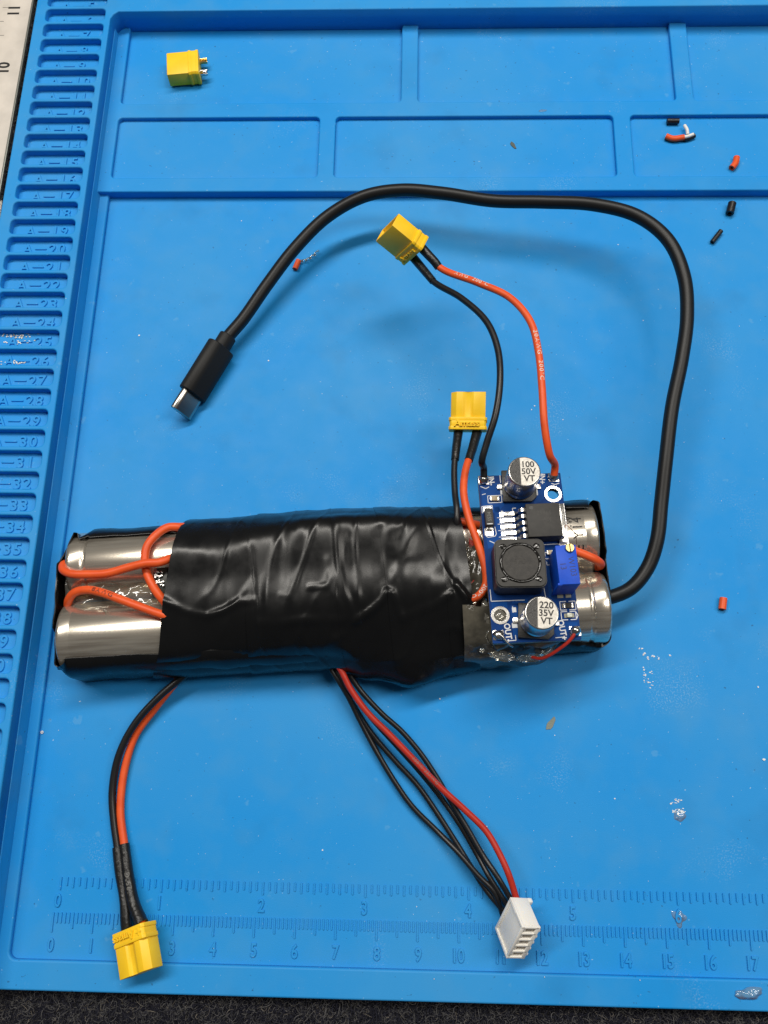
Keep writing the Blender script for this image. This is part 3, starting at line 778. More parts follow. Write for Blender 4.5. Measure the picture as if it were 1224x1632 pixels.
def poly_sheet(name, polys, z0, z1, mat_, parent=None, label=None):
    for p in polys:
        bm = NB(); prism(bm, p, z0, z1); o = bfin(name, bm, mat_, smooth=False, parent=parent, label=label)
    return o
R4 = lambda x0, y0, x1, y1: [(x0, y0), (x1, y0), (x1, y1), (x0, y1)]
poly_sheet('copper_trace', [
    [(-1.0, 1.15), (-1.0, 1.75), (-.6, 1.95), (-.45, 1.9), (-.45, 1.35), (-.62, 1.15)],
    [(.30, 2.1), (.72, 2.1), (.55, 1.45), (.30, 1.3)], R4(-.72, .62, -.58, 1.30),
    [(-1.0, .62), (-.95, .20), (-.60, .34), (-.60, .6)], R4(-.50, -1.2, -.12, -1.10), R4(-1.0, -1.3, -.62, -1.16),
    [(-.55, -1.25), (-.15, -1.25), (-.42, -2.05), (-.55, -2.0)], [(.4, -.2), (.55, -.3), (.55, -1.0), (.40, -1.1)],
    [(.62, -1.72), (1.0, -1.72), (1.0, -1.80), (.5, -2.1), (.42, -1.9)]], 0.0, 0.003, M['trace'])
def line(x0, y0, x1, y1, w=0.018):
    d = V(x1 - x0, y1 - y0, 0).normalized() * w / 2; n = V(-d.y, d.x, 0)
    return [(x0 - d.x + n.x, y0 - d.y + n.y), (x0 - d.x - n.x, y0 - d.y - n.y), (x1 + d.x - n.x, y1 + d.y - n.y), (x1 + d.x + n.x, y1 + d.y + n.y)]
S = []
def rect_lines(x0, y0, x1, y1, gap=None):
    out = [line(x0, y0, x0, y1), line(x1, y0, x1, y1)]
    if gap is None: out += [line(x0, y0, x1, y0), line(x0, y1, x1, y1)]
    else:
        for y in (y0, y1): out += [line(x0, y, gap[0], y), line(gap[1], y, x1, y)]
    return out
S += rect_lines(-.85, 1.41, -.505, 1.60)
S += [line(-1.02, 1.32, -.76, 1.34), line(-1.02, 1.32, -1.02, 1.15), line(-.76, 1.34, -.76, 1.24), line(-1.0, .56, -1.0, .72), line(-1.0, .56, -.94, .50), line(-.94, .50, -.76, .52), line(-.76, .52, -.72, .58), line(-.72, .58, -.74, .76)]
S += [line(-.90, .40, -.75, .32), line(-.75, .32, -.6, .29)]
S += [line(-1.0, -1.125, -.2, -1.132), line(-1.0, -1.125, -1.0, -.84), line(.505, -.2, .495, -1.05, .010), line(.30, -.85, .32, -1.12)]
S += rect_lines(.64, -1.42, 1.01, -1.21, (.78, .86)); S += rect_lines(.64, -1.66, .99, -1.46, (.78, .86)) + [line(.99, -1.46, 1.04, -1.56), line(1.04, -1.56, .99, -1.66)]
S += [line(.42, .04, .62, .05), line(.42, .04, .42, -.04), line(.42, -.12, .50, -.12), line(.44, -.2, .44, -.28), line(.44, -.28, .54, -.28)]
S += [line(-.49, 1.95, -.49, 2.14), line(-.50, -1.28, -.50, -1.42), line(-.50, -2.1, -.50, -1.98), line(-.72, -2.1, -.50, -2.1), line(.45, -2.08, .66, -2.07), line(.15, .245, .95, .25)]
S += [line(-1.0, 1.86, -.88, 1.80), line(-.88, 1.80, -.80, 1.84), line(-.98, 1.64, -.9, 1.66), line(.80, 1.86, .88, 1.83), line(.88, 1.83, .98, 1.86), line(-.26, 1.15, -.26, 1.24), line(-.26, 1.24, -.18, 1.24)]
S += [circ(-.53, 1.155, .03, 10)]
poly_sheet('silkscreen_line', S, 0.0, 0.0065, M['silk'])
for s, x, y, rz, sz in (('IN-', -.715, 2.00, -86, .20), ('IN+', .575, 2.00, -96, .20), ('OUT-', -.665, -1.90, -86, .20), ('OUT+', .63, -1.90, -84, .20)):
    text('silkscreen_text', s, T((x, y, 0.0)) @ RZ(rz), sz, M['silk'], board, 0.0075, 0.0, 0.9, 1.0, 0.03)
for (x, y) in ((.80, 1.575), (-.813, -1.477)):
    o = slab('plated_ring', circ(x, y, .222, 32), [circ(x, y, .150, 32)], -0.17, 0.012, 0.004, M['chrome'], board)
bm = NB(); blob(bm, (-.813, -1.477, -.05), (.15, .15, .08), 16, .1); bfin('hole_glue', bm, M['glue'])
for (x, y, h) in ((-.915, 2.035, .13), (.863, 2.03, .14), (.923, -1.945, .15), (-.90, -1.955, .09)):
    bm = NB(); box(bm, (x, y, 0.006), (.26, .24, .012), 0.003); o1 = bfin('solder_pad', bm, M['chrome'])
    bm = NB(); blob(bm, (x, y, 0.015), (.135, .125, h * 1.25), 22, .12, 6); bfin('solder_joint', bm, M['solder'], parent=None)
# bare strand from OUT- and red strand from OUT+
bm = NB(); tube(bm, crom([(-.93, -1.95, .09), (-.84, -2.0, .10), (-.76, -2.10, .07), (-.66, -2.20, .02), (-.58, -2.24, -.05)], 8), lambda t: 0.035 - 0.012 * t, 10)
bfin('bare_wire', bm, M['solder'], angle=70)
bm = NB(); tube(bm, crom([(.90, -1.98, .10), (.84, -2.08, .08), (.72, -2.20, .02), (.52, -2.33, -.08), (.30, -2.44, -.24), (.12, -2.48, -.42), (-.05, -2.40, -.62)], 8), 0.042, 10)
bfin('output_wire', bm, M['red'], angle=70)
# electrolytic capacitors
def capacitor(cx, cy, h, lines, rz, label, off=(0, 0)):
    bm = NB()
    s = 0.425
    prism(bm, [(-s, -s), (s, -s), (s, s - .12), (s - .12, s), (-s + .12, s), (-s, s - .12)] if False else [(-s, -s), (s - .13, -s), (s, -s + .13), (s, s - .13), (s - .13, s), (-s, s)], 0.003, 0.10, 0.012)
    lathe(bm, [(0.33, 0.09), (0.37, 0.10), (0.39, 0.14), (0.36, 0.17)], 32)
    base = bfin('capacitor', bm, M['plastic'], label=label); base.matrix_basis = T((cx, cy, 0)) @ RZ(rz)
    r = 0.40
    bm = NB(); lathe(bm, [(r * .97, .13), (r, .15), (r, .22), (r * .965, .245), (r * .965, .275), (r, .30), (r, h - .05), (r * .985, h - .02), (r * .95, h - .003), (r * .90, h)], 48)
    fin('can', bm, M['alu'], base, angle=50)
    bm = NB(); lathe(bm, [(0.0, h - .01), (r * .925, h - .01), (r * .90, h + .003), (0, h + .004)], 48); fin('can_top', bm, M['alutop'], base)
    a0 = math.acos(-0.26); pts = [(r * .91 * math.cos(a), r * .91 * math.sin(a)) for a in [a0 + (2 * math.pi - 2 * a0) * k / 18 for k in range(19)]]
    bm = NB(); prism(bm, pts, h + .004, h + .007); fin('polarity_mark', bm, node_mat('grey_black_print', (0.018, 0.017, 0.015), rough=.35, bump=.5, bscale=30), base, smooth=False)
    for i, t in enumerate(lines):
        text('print', t, T((0.105 + off[0], 0.185 - 0.185 * i, h + .004)), 0.218, M['ink'], base, 0.003, 0.0, 1.0, 1.0, 0.022)
    for sx in (-1, 1):
        bm = NB(); box(bm, (sx * .47, 0, .03), (.16, .14, .045), .01); fin('terminal', bm, M['solder'], base)
    return base
c1 = capacitor(-.045, 1.805, 1.0, ('100', '50V', 'VT'), -2, 'tall silver capacitor printed 100 50V VT at the top of the board')
c2 = capacitor(.012, -1.675, .90, ('220', '35V', 'VT'), -6, 'silver capacitor printed 220 35V VT at the bottom of the board')
poly_sheet('capacitor_pad', [R4(-.52, 1.62, -.38, 1.74), R4(.33, 1.56, .42, 1.86), R4(-.52, -1.42, -.42, -1.3), R4(-.56, -1.8, -.43, -1.68), R4(.40, -1.76, .48, -1.66)], 0.0, 0.008, M['silk'])
# regulator chip
bm = NB(); box(bm, (.405, .74, .245), (.83, .86, .42), .018); chip = bfin('regulator_chip', bm, M['ic'])
bm = NB(); lathe(bm, [(0, .447), (.035, .447), (.05, .4562), (0, .4563)], 20, T((.12, 1.06, 0))); fin('pin_dot', bm, M['plastic'], chip)
text('print', '2596S', T((.42, .92, .455)) @ RZ(-2), .15, M['icink'], chip, .0015)
text('print', '-ADJ', T((.46, .74, .455)) @ RZ(-2), .12, M['icink'], chip, .0015)
bm = NB(); box(bm, (.90, .76, .065), (.22, 1.02, .10), .012); box(bm, (.86, .76, .20), (.10, .84, .2), .01)
fin('heat_tab', bm, M['chrome'], chip)
for k in range(5):
    y = 1.085 - .17 * k
    bm = NB(); path = [V(.02, y, .26), V(-.08, y, .27), V(-.15, y, .22), V(-.19, y, .12), V(-.23, y, .05), V(-.30, y, .035), V(-.50, y, .035)]
    pr = crom(path, 4); vs = []
    for p in pr: vs.append([bm.verts.new(p + V(0, dy, dz)) for dy, dz in ((-.045, -.018), (.045, -.018), (.045, .022), (-.045, .022))])
    for a, b in zip(vs, vs[1:]):
        for c in range(4): bm.faces.new((a[c], a[(c + 1) % 4], b[(c + 1) % 4], b[c]))
    bm.faces.new(vs[0]); bm.faces.new(vs[-1][::-1])
    fin('pin', bm, M['chrome'], chip, angle=40)
poly_sheet('chip_pad', [R4(-.60, y - .055, -.22, y + .055) for y in [1.085 - .17 * k for k in range(5)]] + [R4(.80, .20, 1.04, 1.30)], 0.0, 0.010, M['solder'])
S2 = [line(-.66, 1.0 - .17 * k, -.30, 1.0 - .17 * k, .014) for k in range(4)]; poly_sheet('silkscreen_line', S2, 0.0, 0.014, M['silk'])
# power inductor
bm = NB()
ind0 = rrect(-.60, -.60, .60, .60, .17, 5)
prism(bm, ind0, .03, .66, .0)
for f in bm.faces: pass
ind = bfin('inductor', bm, M['plastic'], label='square black power inductor with round ferrite core'); ind.matrix_basis = T((-.32, -.40, 0)) @ RZ(-2)
bm = NB()
ring = slab('rim', rrect(-.585, -.585, .585, .585, .17, 6), [circ(0, 0, .49, 40)], .655, .70, .018, M['ic'], ind)
lathe(bm, [(0, .655), (.435, .655), (.435, .69), (.42, .705), (0, .707)], 48); fin('ferrite_core', bm, M['ferrite'], ind)
bm = NB()
pth = [V(.462 * math.cos(a), .462 * math.sin(a), .682 + .012 * math.sin(7 * a)) for a in [2 * math.pi * k / 60 for k in range(61)]]
tube(bm, pth, lambda t: .028 + .012 * math.sin(t * 40), 8)
for ax, ay in ((.40, -.40), (-.40, -.40), (.40, .40), (-.40, .40)): blob(bm, (ax, ay, .685), (.10, .085, .03), 14, .4)
fin('lacquer', bm, M['lacquer'], ind, angle=80)
bm = NB(); tube(bm, crom([(-.36, -.36, .70), (-.2, -.43, .715), (0, -.47, .71), (.2, -.43, .715), (.36, -.34, .70)], 8), .022, 8); fin('coil_end', bm, M['lacquer'], ind, angle=80)
bm = NB(); text('print', '470', T((-.02, .04, .707)) @ RZ(-4), .2, M['ferrite'], ind, .006)
bm.free()
# diode
bm = NB(); box(bm, (-.885, .965, .12), (.20, .44, .20), .015); dio = bfin('diode', bm, M['ic'])
bm = NB(); box(bm, (-.885, 1.21, .05), (.14, .08, .08), .01); box(bm, (-.885, .72, .05), (.14, .08, .08), .01); fin('terminal', bm, M['solder'], dio)
text('print', 'SS34', T((-.885, .97, .2215)) @ RZ(90), .13, M['greyink'], dio, .0015)
bm = NB(); box(bm, (-.885, .775, .2215), (.14, .028, .003)); fin('cathode_mark', bm, M['silk'], dio)
poly_sheet('diode_pad', [R4(-.985, 1.12, -.79, 1.30), R4(-.985, .54, -.79, .74)], 0.0, 0.012, M['solder'])
# small chip parts
def chip_part(name, cx, cy, l, w, h, rz, body, label=None):
    bm = NB(); box(bm, (0, 0, h / 2), (l * .62, w, h), .006); b = bfin(name, bm, body); b.matrix_basis = T((cx, cy, 0.002)) @ RZ(rz)
    for s_ in (-1, 1):
        bm = NB(); box(bm, (s_ * l * .40, 0, h / 2), (l * .2, w * 1.03, h * 1.05), .008); fin('terminal', bm, M['solder'], b)
chip_part('chip_capacitor', -.685, 1.505, .24, .12, .07, -3, M['ceramic'])
chip_part('chip_resistor', .825, -1.315, .24, .13, .05, -3, M['ic'])
chip_part('chip_capacitor', .54, .02, .16, .11, .08, 0, M['ceramic'])
bm = NB(); box(bm, (.83, -1.56, .04), (.13, .11, .07), .02); led = bfin('indicator_led', bm, node_mat('clear_led', (.75, .76, .62), rough=.2, trans=.3))
poly_sheet('led_pad', [R4(.71, -1.61, .78, -1.51), R4(.88, -1.61, .95, -1.51), R4(.68, -1.37, .73, -1.26), R4(.92, -1.37, .97, -1.26), R4(.60, -1.12, .74, -1.0), R4(.80, -1.12, .93, -1.0)], 0.0, 0.010, M['pcbedge'])
# trimmer
bm = NB(); box(bm, (.725, -.575, .50), (.48, .95, .92), .012); trm = bfin('trimmer', bm, M['trim'], label='bright blue trimmer with brass adjusting screw')
bm = NB(); box(bm, (.50, -1.035, .5), (.10, .06, .9), .008); fin('foot_rib', bm, M['trim'], trm)
bm = NB(); lathe(bm, [(.02, .93), (.095, .94), (.105, .96), (.105, 1.0), (.095, 1.02), (0, 1.02)], 28, T((.815, -.185, 0)))
scr = fin('adjusting_screw', bm, M['brass'], trm)
bm = NB(); box(bm, (.815, -.185, 1.02), (.028, .20, .006), 0, ); fin('screw_slot', bm, M['ink'], trm)
text('print', 'W103', T((.83, -.62, .96)) @ RZ(-86), .20, node_mat('dark_blue_print', (.006, .014, .12), rough=.5), trm, .0025, 0, .95)
text('print', '13', T((.62, -.62, .96)) @ RZ(-86), .20, bpy.data.materials['dark_blue_print'], trm, .0025, 0, .95)
# copper hair beside the chip tab
bm = NB(); tube(bm, crom([(1.0, .70, .12), (1.03, .5, .4), (1.06, .2, .7), (1.02, -.05, .85)], 6), .008, 6); bfin('loose_strand', bm, M['copper'])
# glue lumps between board and cells hold the board
bm = NB()
for (x, y, sx, sy) in ((-.8, -1.9, .3, .35), (.2, -1.95, .5, .3), (.85, .6, .25, .6), (-.85, .6, .2, .6), (.6, -1.2, .35, .5)):
    bm = NB(); blob(bm, (x, y, -.34), (sx, sy, .24), 16, .3); bfin('glue_pad', bm, M['greyglue'])

# ------------------------------------------------------------------ two-pin power connectors
SC = 0.92
def sxy(l): return [(a * SC, b * SC) for a, b in l]
PRF = [(-.5, -.26), (.5, -.26), (.5, .26), (.16, .26), (.10, .225), (.05, .205), (-.05, .205), (-.10, .225), (-.16, .26), (-.34, .26), (-.5, .12)]
PRM = [(-.5, -.26), (.5, -.26), (.5, .26), (-.5, .26)]
XZ = Matrix(((1, 0, 0, 0), (0, 0, 1, 0), (0, 1, 0, 0), (0, 0, 0, 1)))   # profile xy -> xz, extrude along y
def connector(name, parent, basis, female, plus=False, brand=True, label=None):
    bm = NB()
    if female:
        prism(bm, sxy(PRF), .34 * SC, 1.1 * SC, .014, XZ)
    else:
        vs = prism(bm, sxy(PRM), .34 * SC, 1.12 * SC, .0, XZ)
        bmesh.ops.recalc_face_normals(bm, faces=bm.faces)
        end = max(bm.faces, key=lambda f: f.calc_center_median().y)
        bmesh.ops.inset_region(bm, faces=[end], thickness=.055, depth=0)
        r = bmesh.ops.extrude_face_region(bm, geom=[end]); nv = [g for g in r['geom'] if isinstance(g, bmesh.types.BMVert)]
        bmesh.ops.translate(bm, verts=nv, vec=(0, -.55, 0)); bmesh.ops.delete(bm, geom=[end], context='FACES_ONLY')
        es = [e for e in bm.edges if len(e.link_faces) == 2 and e.calc_face_angle(0) > 1]
        bmesh.ops.bevel(bm, geom=es, offset=.022, segments=2, profile=.5, affect='EDGES')
    body = fin(name, bm, M['yellow'], parent, basis=basis)
    if label: body['label'] = label
    bm = NB()
    fl = [(-.55, -.22), (-.49, -.30), (.49, -.30), (.55, -.24), (.55, .24), (.49, .30), (-.49, .30), (-.55, .22)]
    prism(bm, sxy(fl), 0.0, .10 * SC, .012, XZ); prism(bm, sxy([(x * .955, z * .97) for x, z in fl]), .08 * SC, .28 * SC, .012, XZ); prism(bm, sxy(fl), .26 * SC, .36 * SC, .012, XZ)
    fin('flange', bm, M['yellow'], body)
    bm = NB(); add_text(bm, 'Amass', T((-.03 if not plus else .10, .18 * SC, .291 * SC)), .24, .05, .006, 1.05)
    if brand: fin('lettering', bm, M['yellow'], body, smooth=False)
    else: bm.free()
    if plus:
        bm = NB(); add_text(bm, '+', T((-.36, .18 * SC, .291 * SC)), .32, .022, .004); fin('lettering', bm, M['yellow'], body, smooth=False)
    if not female:
        for sx in (-1, 1):
            bm = NB(); lathe(bm, [(0, 0), (.09, 0), (.09, .2), (.06, .25), (0, .26)], 20, T((sx * .24, .5, 0)) @ RX(-90)); fin('contact_pin', bm, M['brass'], body)
    return body
def euler_xyz(r):
    return (Matrix.Rotation(r[2], 3, 'Z') @ Matrix.Rotation(r[1], 3, 'Y') @ Matrix.Rotation(r[0], 3, 'X'))

# loose connector in the tray
m2r = euler_xyz((0.0189, 0.0355, 1.6907)); m2t = V(1.664, 25.479, 0.165 + .26 * SC + .045)
t = thing('loose_connector', 'loose yellow power plug with bare solder cups lying in the top left tray', 'connector', m2t, m2r)
connector('plug_body', t, None, False, brand=False)
for sx, mm, h in ((1, 'brass', 1), (-1, 'solder', 1)):
    bm = NB(); path = [V(sx * .25 - .0, .02, 0), V(sx * .25, -.24, 0)]
    seg = 14; outer = []
    for p in path:
        outer.append([bm.verts.new(p + V(.095 * math.cos(a), 0, .095 * math.sin(a))) for a in [math.pi * (0.9 + 1.2 * k / seg) for k in range(seg + 1)]])
    for k in range(seg): bm.faces.new((outer[0][k], outer[0][k + 1], outer[1][k + 1], outer[1][k]))
    bmesh.ops.recalc_face_normals(bm, faces=bm.faces); bmesh.ops.solidify(bm, geom=bm.faces[:], thickness=.03)
    if sx < 0: blob(bm, (sx * .25, -.14, .0), (.075, .11, .07), 12, .3)
    fin('solder_cup', bm, M[mm], t, angle=50)

# upper connector on the board's input wires
LT = V(8.813, 17.245, 2.346); LR = euler_xyz((4.3633, -2.1163, -3.2163))
lead = thing('input_lead', 'yellow plug held up on black and orange wires soldered to the board top', 'power lead', LT)
connector('plug', lead, LR.to_4x4(), False, label='yellow plug with open end')
def cupw(sx, d=-0.02): return LT + LR @ V(sx * .25, d, 0)
bl = W([(690, 448, 2.35), (735, 475, 2.75), (775, 512, 3.05), (793, 555, 3.2), (797, 605, 3.3), (790, 660, 3.25), (776, 705, 3.05), (768, 735, 2.85)]) 
endb = BT + BR @ V(-.915, 2.06, .10); ende = BT + BR @ V(.863, 2.05, .12)
A1 = cupw(-1); A2 = cupw(1)
sh1 = [A1, A1.lerp(bl[0], .5), bl[0] + (bl[1] - bl[0]) * .05]
wire('wire', [A1] + bl + [endb + V(-.01, .22, .12), endb], 0.088, M['blackwire'], lead, LT, label='black silicone wire')
rd = W([(702, 427, 2.5), (760, 450, 2.85), (812, 474, 3.1), (845, 512, 3.25), (858, 560, 3.3), (864, 620, 3.35), (868, 680, 3.25), (876, 725, 2.95)])
wire('wire', [A2] + rd + [ende + V(0, .20, .16), ende], 0.095, M['orange'], lead, LT, label='orange silicone wire')
wire('heat_shrink', [A1, A1.lerp(bl[0], .35), A1.lerp(bl[0], .7), bl[0]], lambda t: .125 - .02 * t, M['shrink'], lead, LT)
wire('heat_shrink', [A2, A2.lerp(rd[0], .35), A2.lerp(rd[0], .7), rd[0] - (rd[1] - rd[0]) * .05], lambda t: .13 - .015 * t, M['shrink'], lead, LT)
rp = crom([A2] + rd + [ende + V(0, .20, .16), ende], 10)
text_on_path('wire_marking', '20AWG  200°C', rp, 0.60, .095, .15, M['whiteink'], lead, LT, flip=False, up=(.15, -.3, 1), sx=1.2, space=1.25)
text_on_path('wire_marking', 'AWG  200°C', rp, 0.22, .095, .15, M['whiteink'], lead, LT, flip=False, up=(.1, .1, 1), sx=1.1, space=1.2)

# connector standing by the board
FT = V(10.233, 12.223, 1.62); FR = euler_xyz((0.2373, -0.0739, -0.0328))
lead = thing('output_lead', 'small yellow socket on short black and orange wires above the taped pack', 'power lead', FT)
connector('socket', lead, FR.to_4x4(), True, label='yellow two-hole socket')
def cf(sx, d=-0.02): return FT + FR @ V(sx * .25, d, 0)
kb = [cf(-1)] + W([(727, 715, 1.75), (724, 745, 1.85), (725, 785, 2.0), (728, 812, 2.14), (728, 832, 2.12), (729, 862, 1.70), (729, 885, 1.5)])
wire('wire', kb, 0.085, M['blackwire'], lead, FT, label='black silicone wire')
ko = [cf(1)] + W([(753, 715, 1.8), (742, 750, 2.0), (739, 785, 2.15), (747, 825, 2.25), (762, 868, 2.3), (773, 905, 2.3), (774, 932, 2.25), (762, 950, 2.2), (745, 956, 2.02), (728, 954, 1.75), (712, 950, 1.5)])
wire('wire', ko, 0.098, M['orange'], lead, FT, label='orange silicone wire')
wire('heat_shrink', [cf(-1), cf(-1).lerp(kb[1], .5), kb[1], kb[1].lerp(kb[2], .6)], lambda t: .128 - .02 * t, M['shrink'], lead, FT)
wire('heat_shrink', [cf(1), cf(1).lerp(ko[1], .5), ko[1], ko[1].lerp(ko[2], .55)], lambda t: .135 - .02 * t, M['shrink'], lead, FT)
text_on_path('wire_marking', '200°C', crom(ko, 10), 0.80, .098, .15, M['whiteink'], lead, FT, up=(.2, .5, 1), sx=1.2)

# lower left discharge lead
GT = V(2.162, -0.23, 0.42); GR = euler_xyz((0.1926, 0.4242, 3.5548))
lead = thing('discharge_lead', 'yellow socket on heat shrunk black and orange wires by the ruler zero', 'power lead', GT)
connector('socket', lead, GR.to_4x4(), True, plus=True, label='yellow two-hole socket marked plus')
def cg(sx, d=-0.02): return GT + GR @ V(sx * .25, d, 0)
gb = W([(330, 1050, .55), (290, 1080, .5), (252, 1112, .45), (214, 1155, .36), (189, 1205, .26), (179, 1260, .16), (181, 1305, .14), (187, 1350, .16), (193, 1400, .22), (199, 1445, .32)]) + [cg(1)]
go = W([(322, 1045, .40), (285, 1082, .28), (248, 1128, .20), (216, 1172, .14), (199, 1225, .12), (192, 1290, .12), (198, 1345, .16), (205, 1400, .26), (213, 1440, .36)]) + [cg(-1)]
wire('wire', gb, 0.095, M['blackwire'], lead, GT, label='black silicone wire')
wire('wire', go, 0.100, M['orange'], lead, GT, label='orange silicone wire')
def sub(path, a, b): return [path[int(len(path) * a + (len(path) * (b - a)) * k / 8)] if k < 8 else path[min(int(len(path) * b), len(path) - 1)] for k in range(9)]
wire('heat_shrink', sub(crom(gb, 10), .70, 1.0), lambda t: .125 + .012 * math.sin(t * 9), M['shrink'], lead, GT)
wire('heat_shrink', sub(crom(go, 10), .665, 1.0), lambda t: .130 + .030 * t, M['shrink'], lead, GT)
text_on_path('shrink_marking', '125°C', crom(go, 10), 0.86, .142, .17, M['greyink'], lead, GT, flip=True, up=(.15, 0, 1), sx=1.1, space=1.1)

# balance lead with white connector
JT = V(11.346, 0.028, 0.72); JR = euler_xyz((1.0712, 0.6334, -1.9627))
lead = thing('balance_lead', 'bundle of thin black and red wires ending in a white five-way plug', 'balance lead', JT)
sj = 0.84; hx, hy, hz = .62 * sj, .49 * sj, .285 * sj
bm = NB(); box(bm, (0, -.03, 0), (2 * hx, 2 * hy - .06, 2 * hz - .05), .012)
body = fin('white_plug', bm, M['white'], lead, basis=JR.to_4x4())
bm = NB()
for c, s in (((-hx + .035, 0, hz - .02), (.07, 2 * hy, .07)), ((hx - .035, 0, hz - .02), (.07, 2 * hy, .07)), ((0, -hy + .035, hz - .02), (2 * hx - .14, .07, .07)), ((0, hy - .03, hz - .02), (2 * hx - .14, .06, .07)),
             ((-hx + .05, -hy + .22, hz + .006), (.055, .42, .03)), ((hx - .05, hy - .3, hz + .006), (.055, .36, .03))):
    box(bm, c, s, .010)
fin('rim', bm, M['white'], body)
bm = NB()
for k in range(6): box(bm, (-hx + .035 + k * (2 * hx - .07) / 5, hy - .035, -.005), (.05, .07, 2 * hz - .10), .006)
box(bm, (0, hy - .035, -hz + .06), (2 * hx, .07, .10), .008)
fin('slot_wall', bm, M['white'], body)
for k in range(5):
    x = -hx + .035 + (k + .5) * (2 * hx - .07) / 5
    bm = NB(); box(bm, (x, hy - .055, hz - .085), (.10, .07, .06), .02); fin('contact_tongue', bm, M['white'], body)
    bm = NB(); box(bm, (x, hy - .18, -hz + .0), (.075, .34, .075), .02); fin('guide_rib', bm, M['white'], body)
    bm = NB(); box(bm, (x, hy - .068, -.02), (.10, .03, .20), .0); fin('slot_shade_fill', bm, node_mat('slot_shade', (.30, .27, .23), rough=.6) if k == 0 else bpy.data.materials['slot_shade'], body)  # grey-brown block; its colour stands in for the shade inside each slot
for sx in (-1, 1):
    bm = NB(); box(bm, (sx * (hx - .06), -hy + .05, -hz - .03), (.12, .12, .12), .02); fin('guide_ear', bm, M['white'], body)
cb = lambda pts: [P(500 + x / 3.06, 1040 + y / 3.06, z) for x, y, z in pts]
def jb(k): return JT + JR @ V(-hx + .035 + (k + .5) * (2 * hx - .07) / 5, -hy + .05, 0)
bw = [
 ('red', [(60, -20, .75), (135, 90, .85), (175, 170, .80), (260, 290, .74), (370, 400, .70), (500, 535, .66), (620, 660, .62), (740, 770, .58), (840, 870, .60), (900, 970, .68), (950, 1080, .74)], 0, .080),
 ('blackwire', [(90, -20, .55), (165, 90, .62), (225, 180, .50), (330, 295, .40), (430, 385, .32), (520, 490, .28), (595, 600, .28), (660, 710, .32), (745, 850, .40), (820, 980, .46), (900, 1100, .60)], 1, .070),
 ('blackwire', [(60, -10, .60), (125, 110, .60), (200, 215, .50), (300, 340, .42), (410, 460, .36), (530, 595, .34), (630, 720, .22), (720, 850, .22), (800, 990, .26), (860, 1100, .42)], 2, .070),
 ('blackwire', [(30, -20, .45), (105, 110, .45), (190, 250, .30), (280, 390, .22), (390, 520, .18), (505, 645, .16), (600, 780, .12), (690, 920, .16), (770, 1050, .20), (850, 1170, .28)], 3, .070),
 ('blackwire', [(20, -40, .60), (90, 90, .62), (160, 200, .46), (230, 340, .30), (305, 480, .20), (395, 630, .16), (480, 750, .14), (600, 870, .18), (700, 970, .34), (800, 1085, .44), (880, 1170, .40)], 4, .070)]
for mt_, pts, k, r in bw:
    wire('wire', cb(pts) + [jb(k) + JR @ V(0, -.12, 0), jb(k)], r, M[mt_], lead, JT, seg=12, label='single red wire of the bundle' if k == 0 else None)
rp = crom(cb(bw[0][1]), 10)
text_on_path('wire_marking', '200°C 22AWG', rp, 0.56, .080, .10, M['greyink'], lead, JT, up=(.2, .2, 1), sx=1.2, space=1.2)
rp = crom(cb(bw[4][1]), 10)
text_on_path('wire_marking', '200°C', crom(cb(bw[2][1]), 10), 0.17, .064, .11, M['greyink'], lead, JT, up=(.2, .4, 1), sx=1.2, space=1.2)

# ------------------------------------------------------------------ usb cable
ct = P(326, 600, 0.42)
cab = thing('usb_cable', 'thick black cable looping from the pack to a small metal-tipped plug', 'cable', ct)
tipc = P(290, 655, .40); ent = P(361, 540, .50)
up_ = W([(940, 955, 1.0), (975, 951, 1.0), (1006, 937, 1.05), (1032, 905, 1.1), (1047, 862, 1.2), (1054, 800, 1.3), (1061, 735, 1.45), (1071, 650, 1.6), (1087, 570, 1.75), (1095, 505, 1.85), (1090, 440, 1.9), (1064, 382, 1.9), (1015, 344, 1.85), (945, 326, 1.75), (865, 322, 1.6), (785, 320, 1.5), (705, 308, 1.5), (640, 303, 1.4), (580, 313, 1.3), (522, 345, 1.1), (470, 396, .9), (425, 455, .7), (388, 508, .55)])
wire('cable', up_ + [ent, ent.lerp(tipc, .2)], .187, M['cable'], cab, ct, seg=20, n=12)
ax = (tipc - ent).normalized(); side = ax.cross(V(0, 0, 1)).normalized(); upv = side.cross(ax)
PM = Matrix((side, ax, upv)).transposed()
LTOT = (tipc - ent).length
def PMx(y, roll=-56): return Matrix.Translation(ent + ax * y - ct) @ PM.to_4x4() @ RY(roll)
def stadium(w, h, n=8):
    r = h / 2; return [(w / 2 - r + r * math.cos(a), r * math.sin(a)) for a in [math.radians(-90 + 180 * k / n) for k in range(n + 1)]] + [(-w / 2 + r + r * math.cos(a), r * math.sin(a)) for a in [math.radians(90 + 180 * k / n) for k in range(n + 1)]]
bm = NB(); prism(bm, stadium(.54, .46), 0, .62, .03, XZ); fin('strain_relief', bm, M['plugbody'], cab, basis=PMx(-.10), angle=50)
bm = NB(); prism(bm, stadium(.92, .52), 0, LTOT * .66, .035, XZ); fin('plug_shell', bm, M['plugbody'], cab, basis=PMx(.30), angle=50)
bm = NB(); prism(bm, stadium(.74, .25), 0, .66, .012, XZ)
bmesh.ops.recalc_face_normals(bm, faces=bm.faces)
fin('metal_tip', bm, M['tip'], cab, basis=PMx(.30 + LTOT * .66 - .02), angle=50)

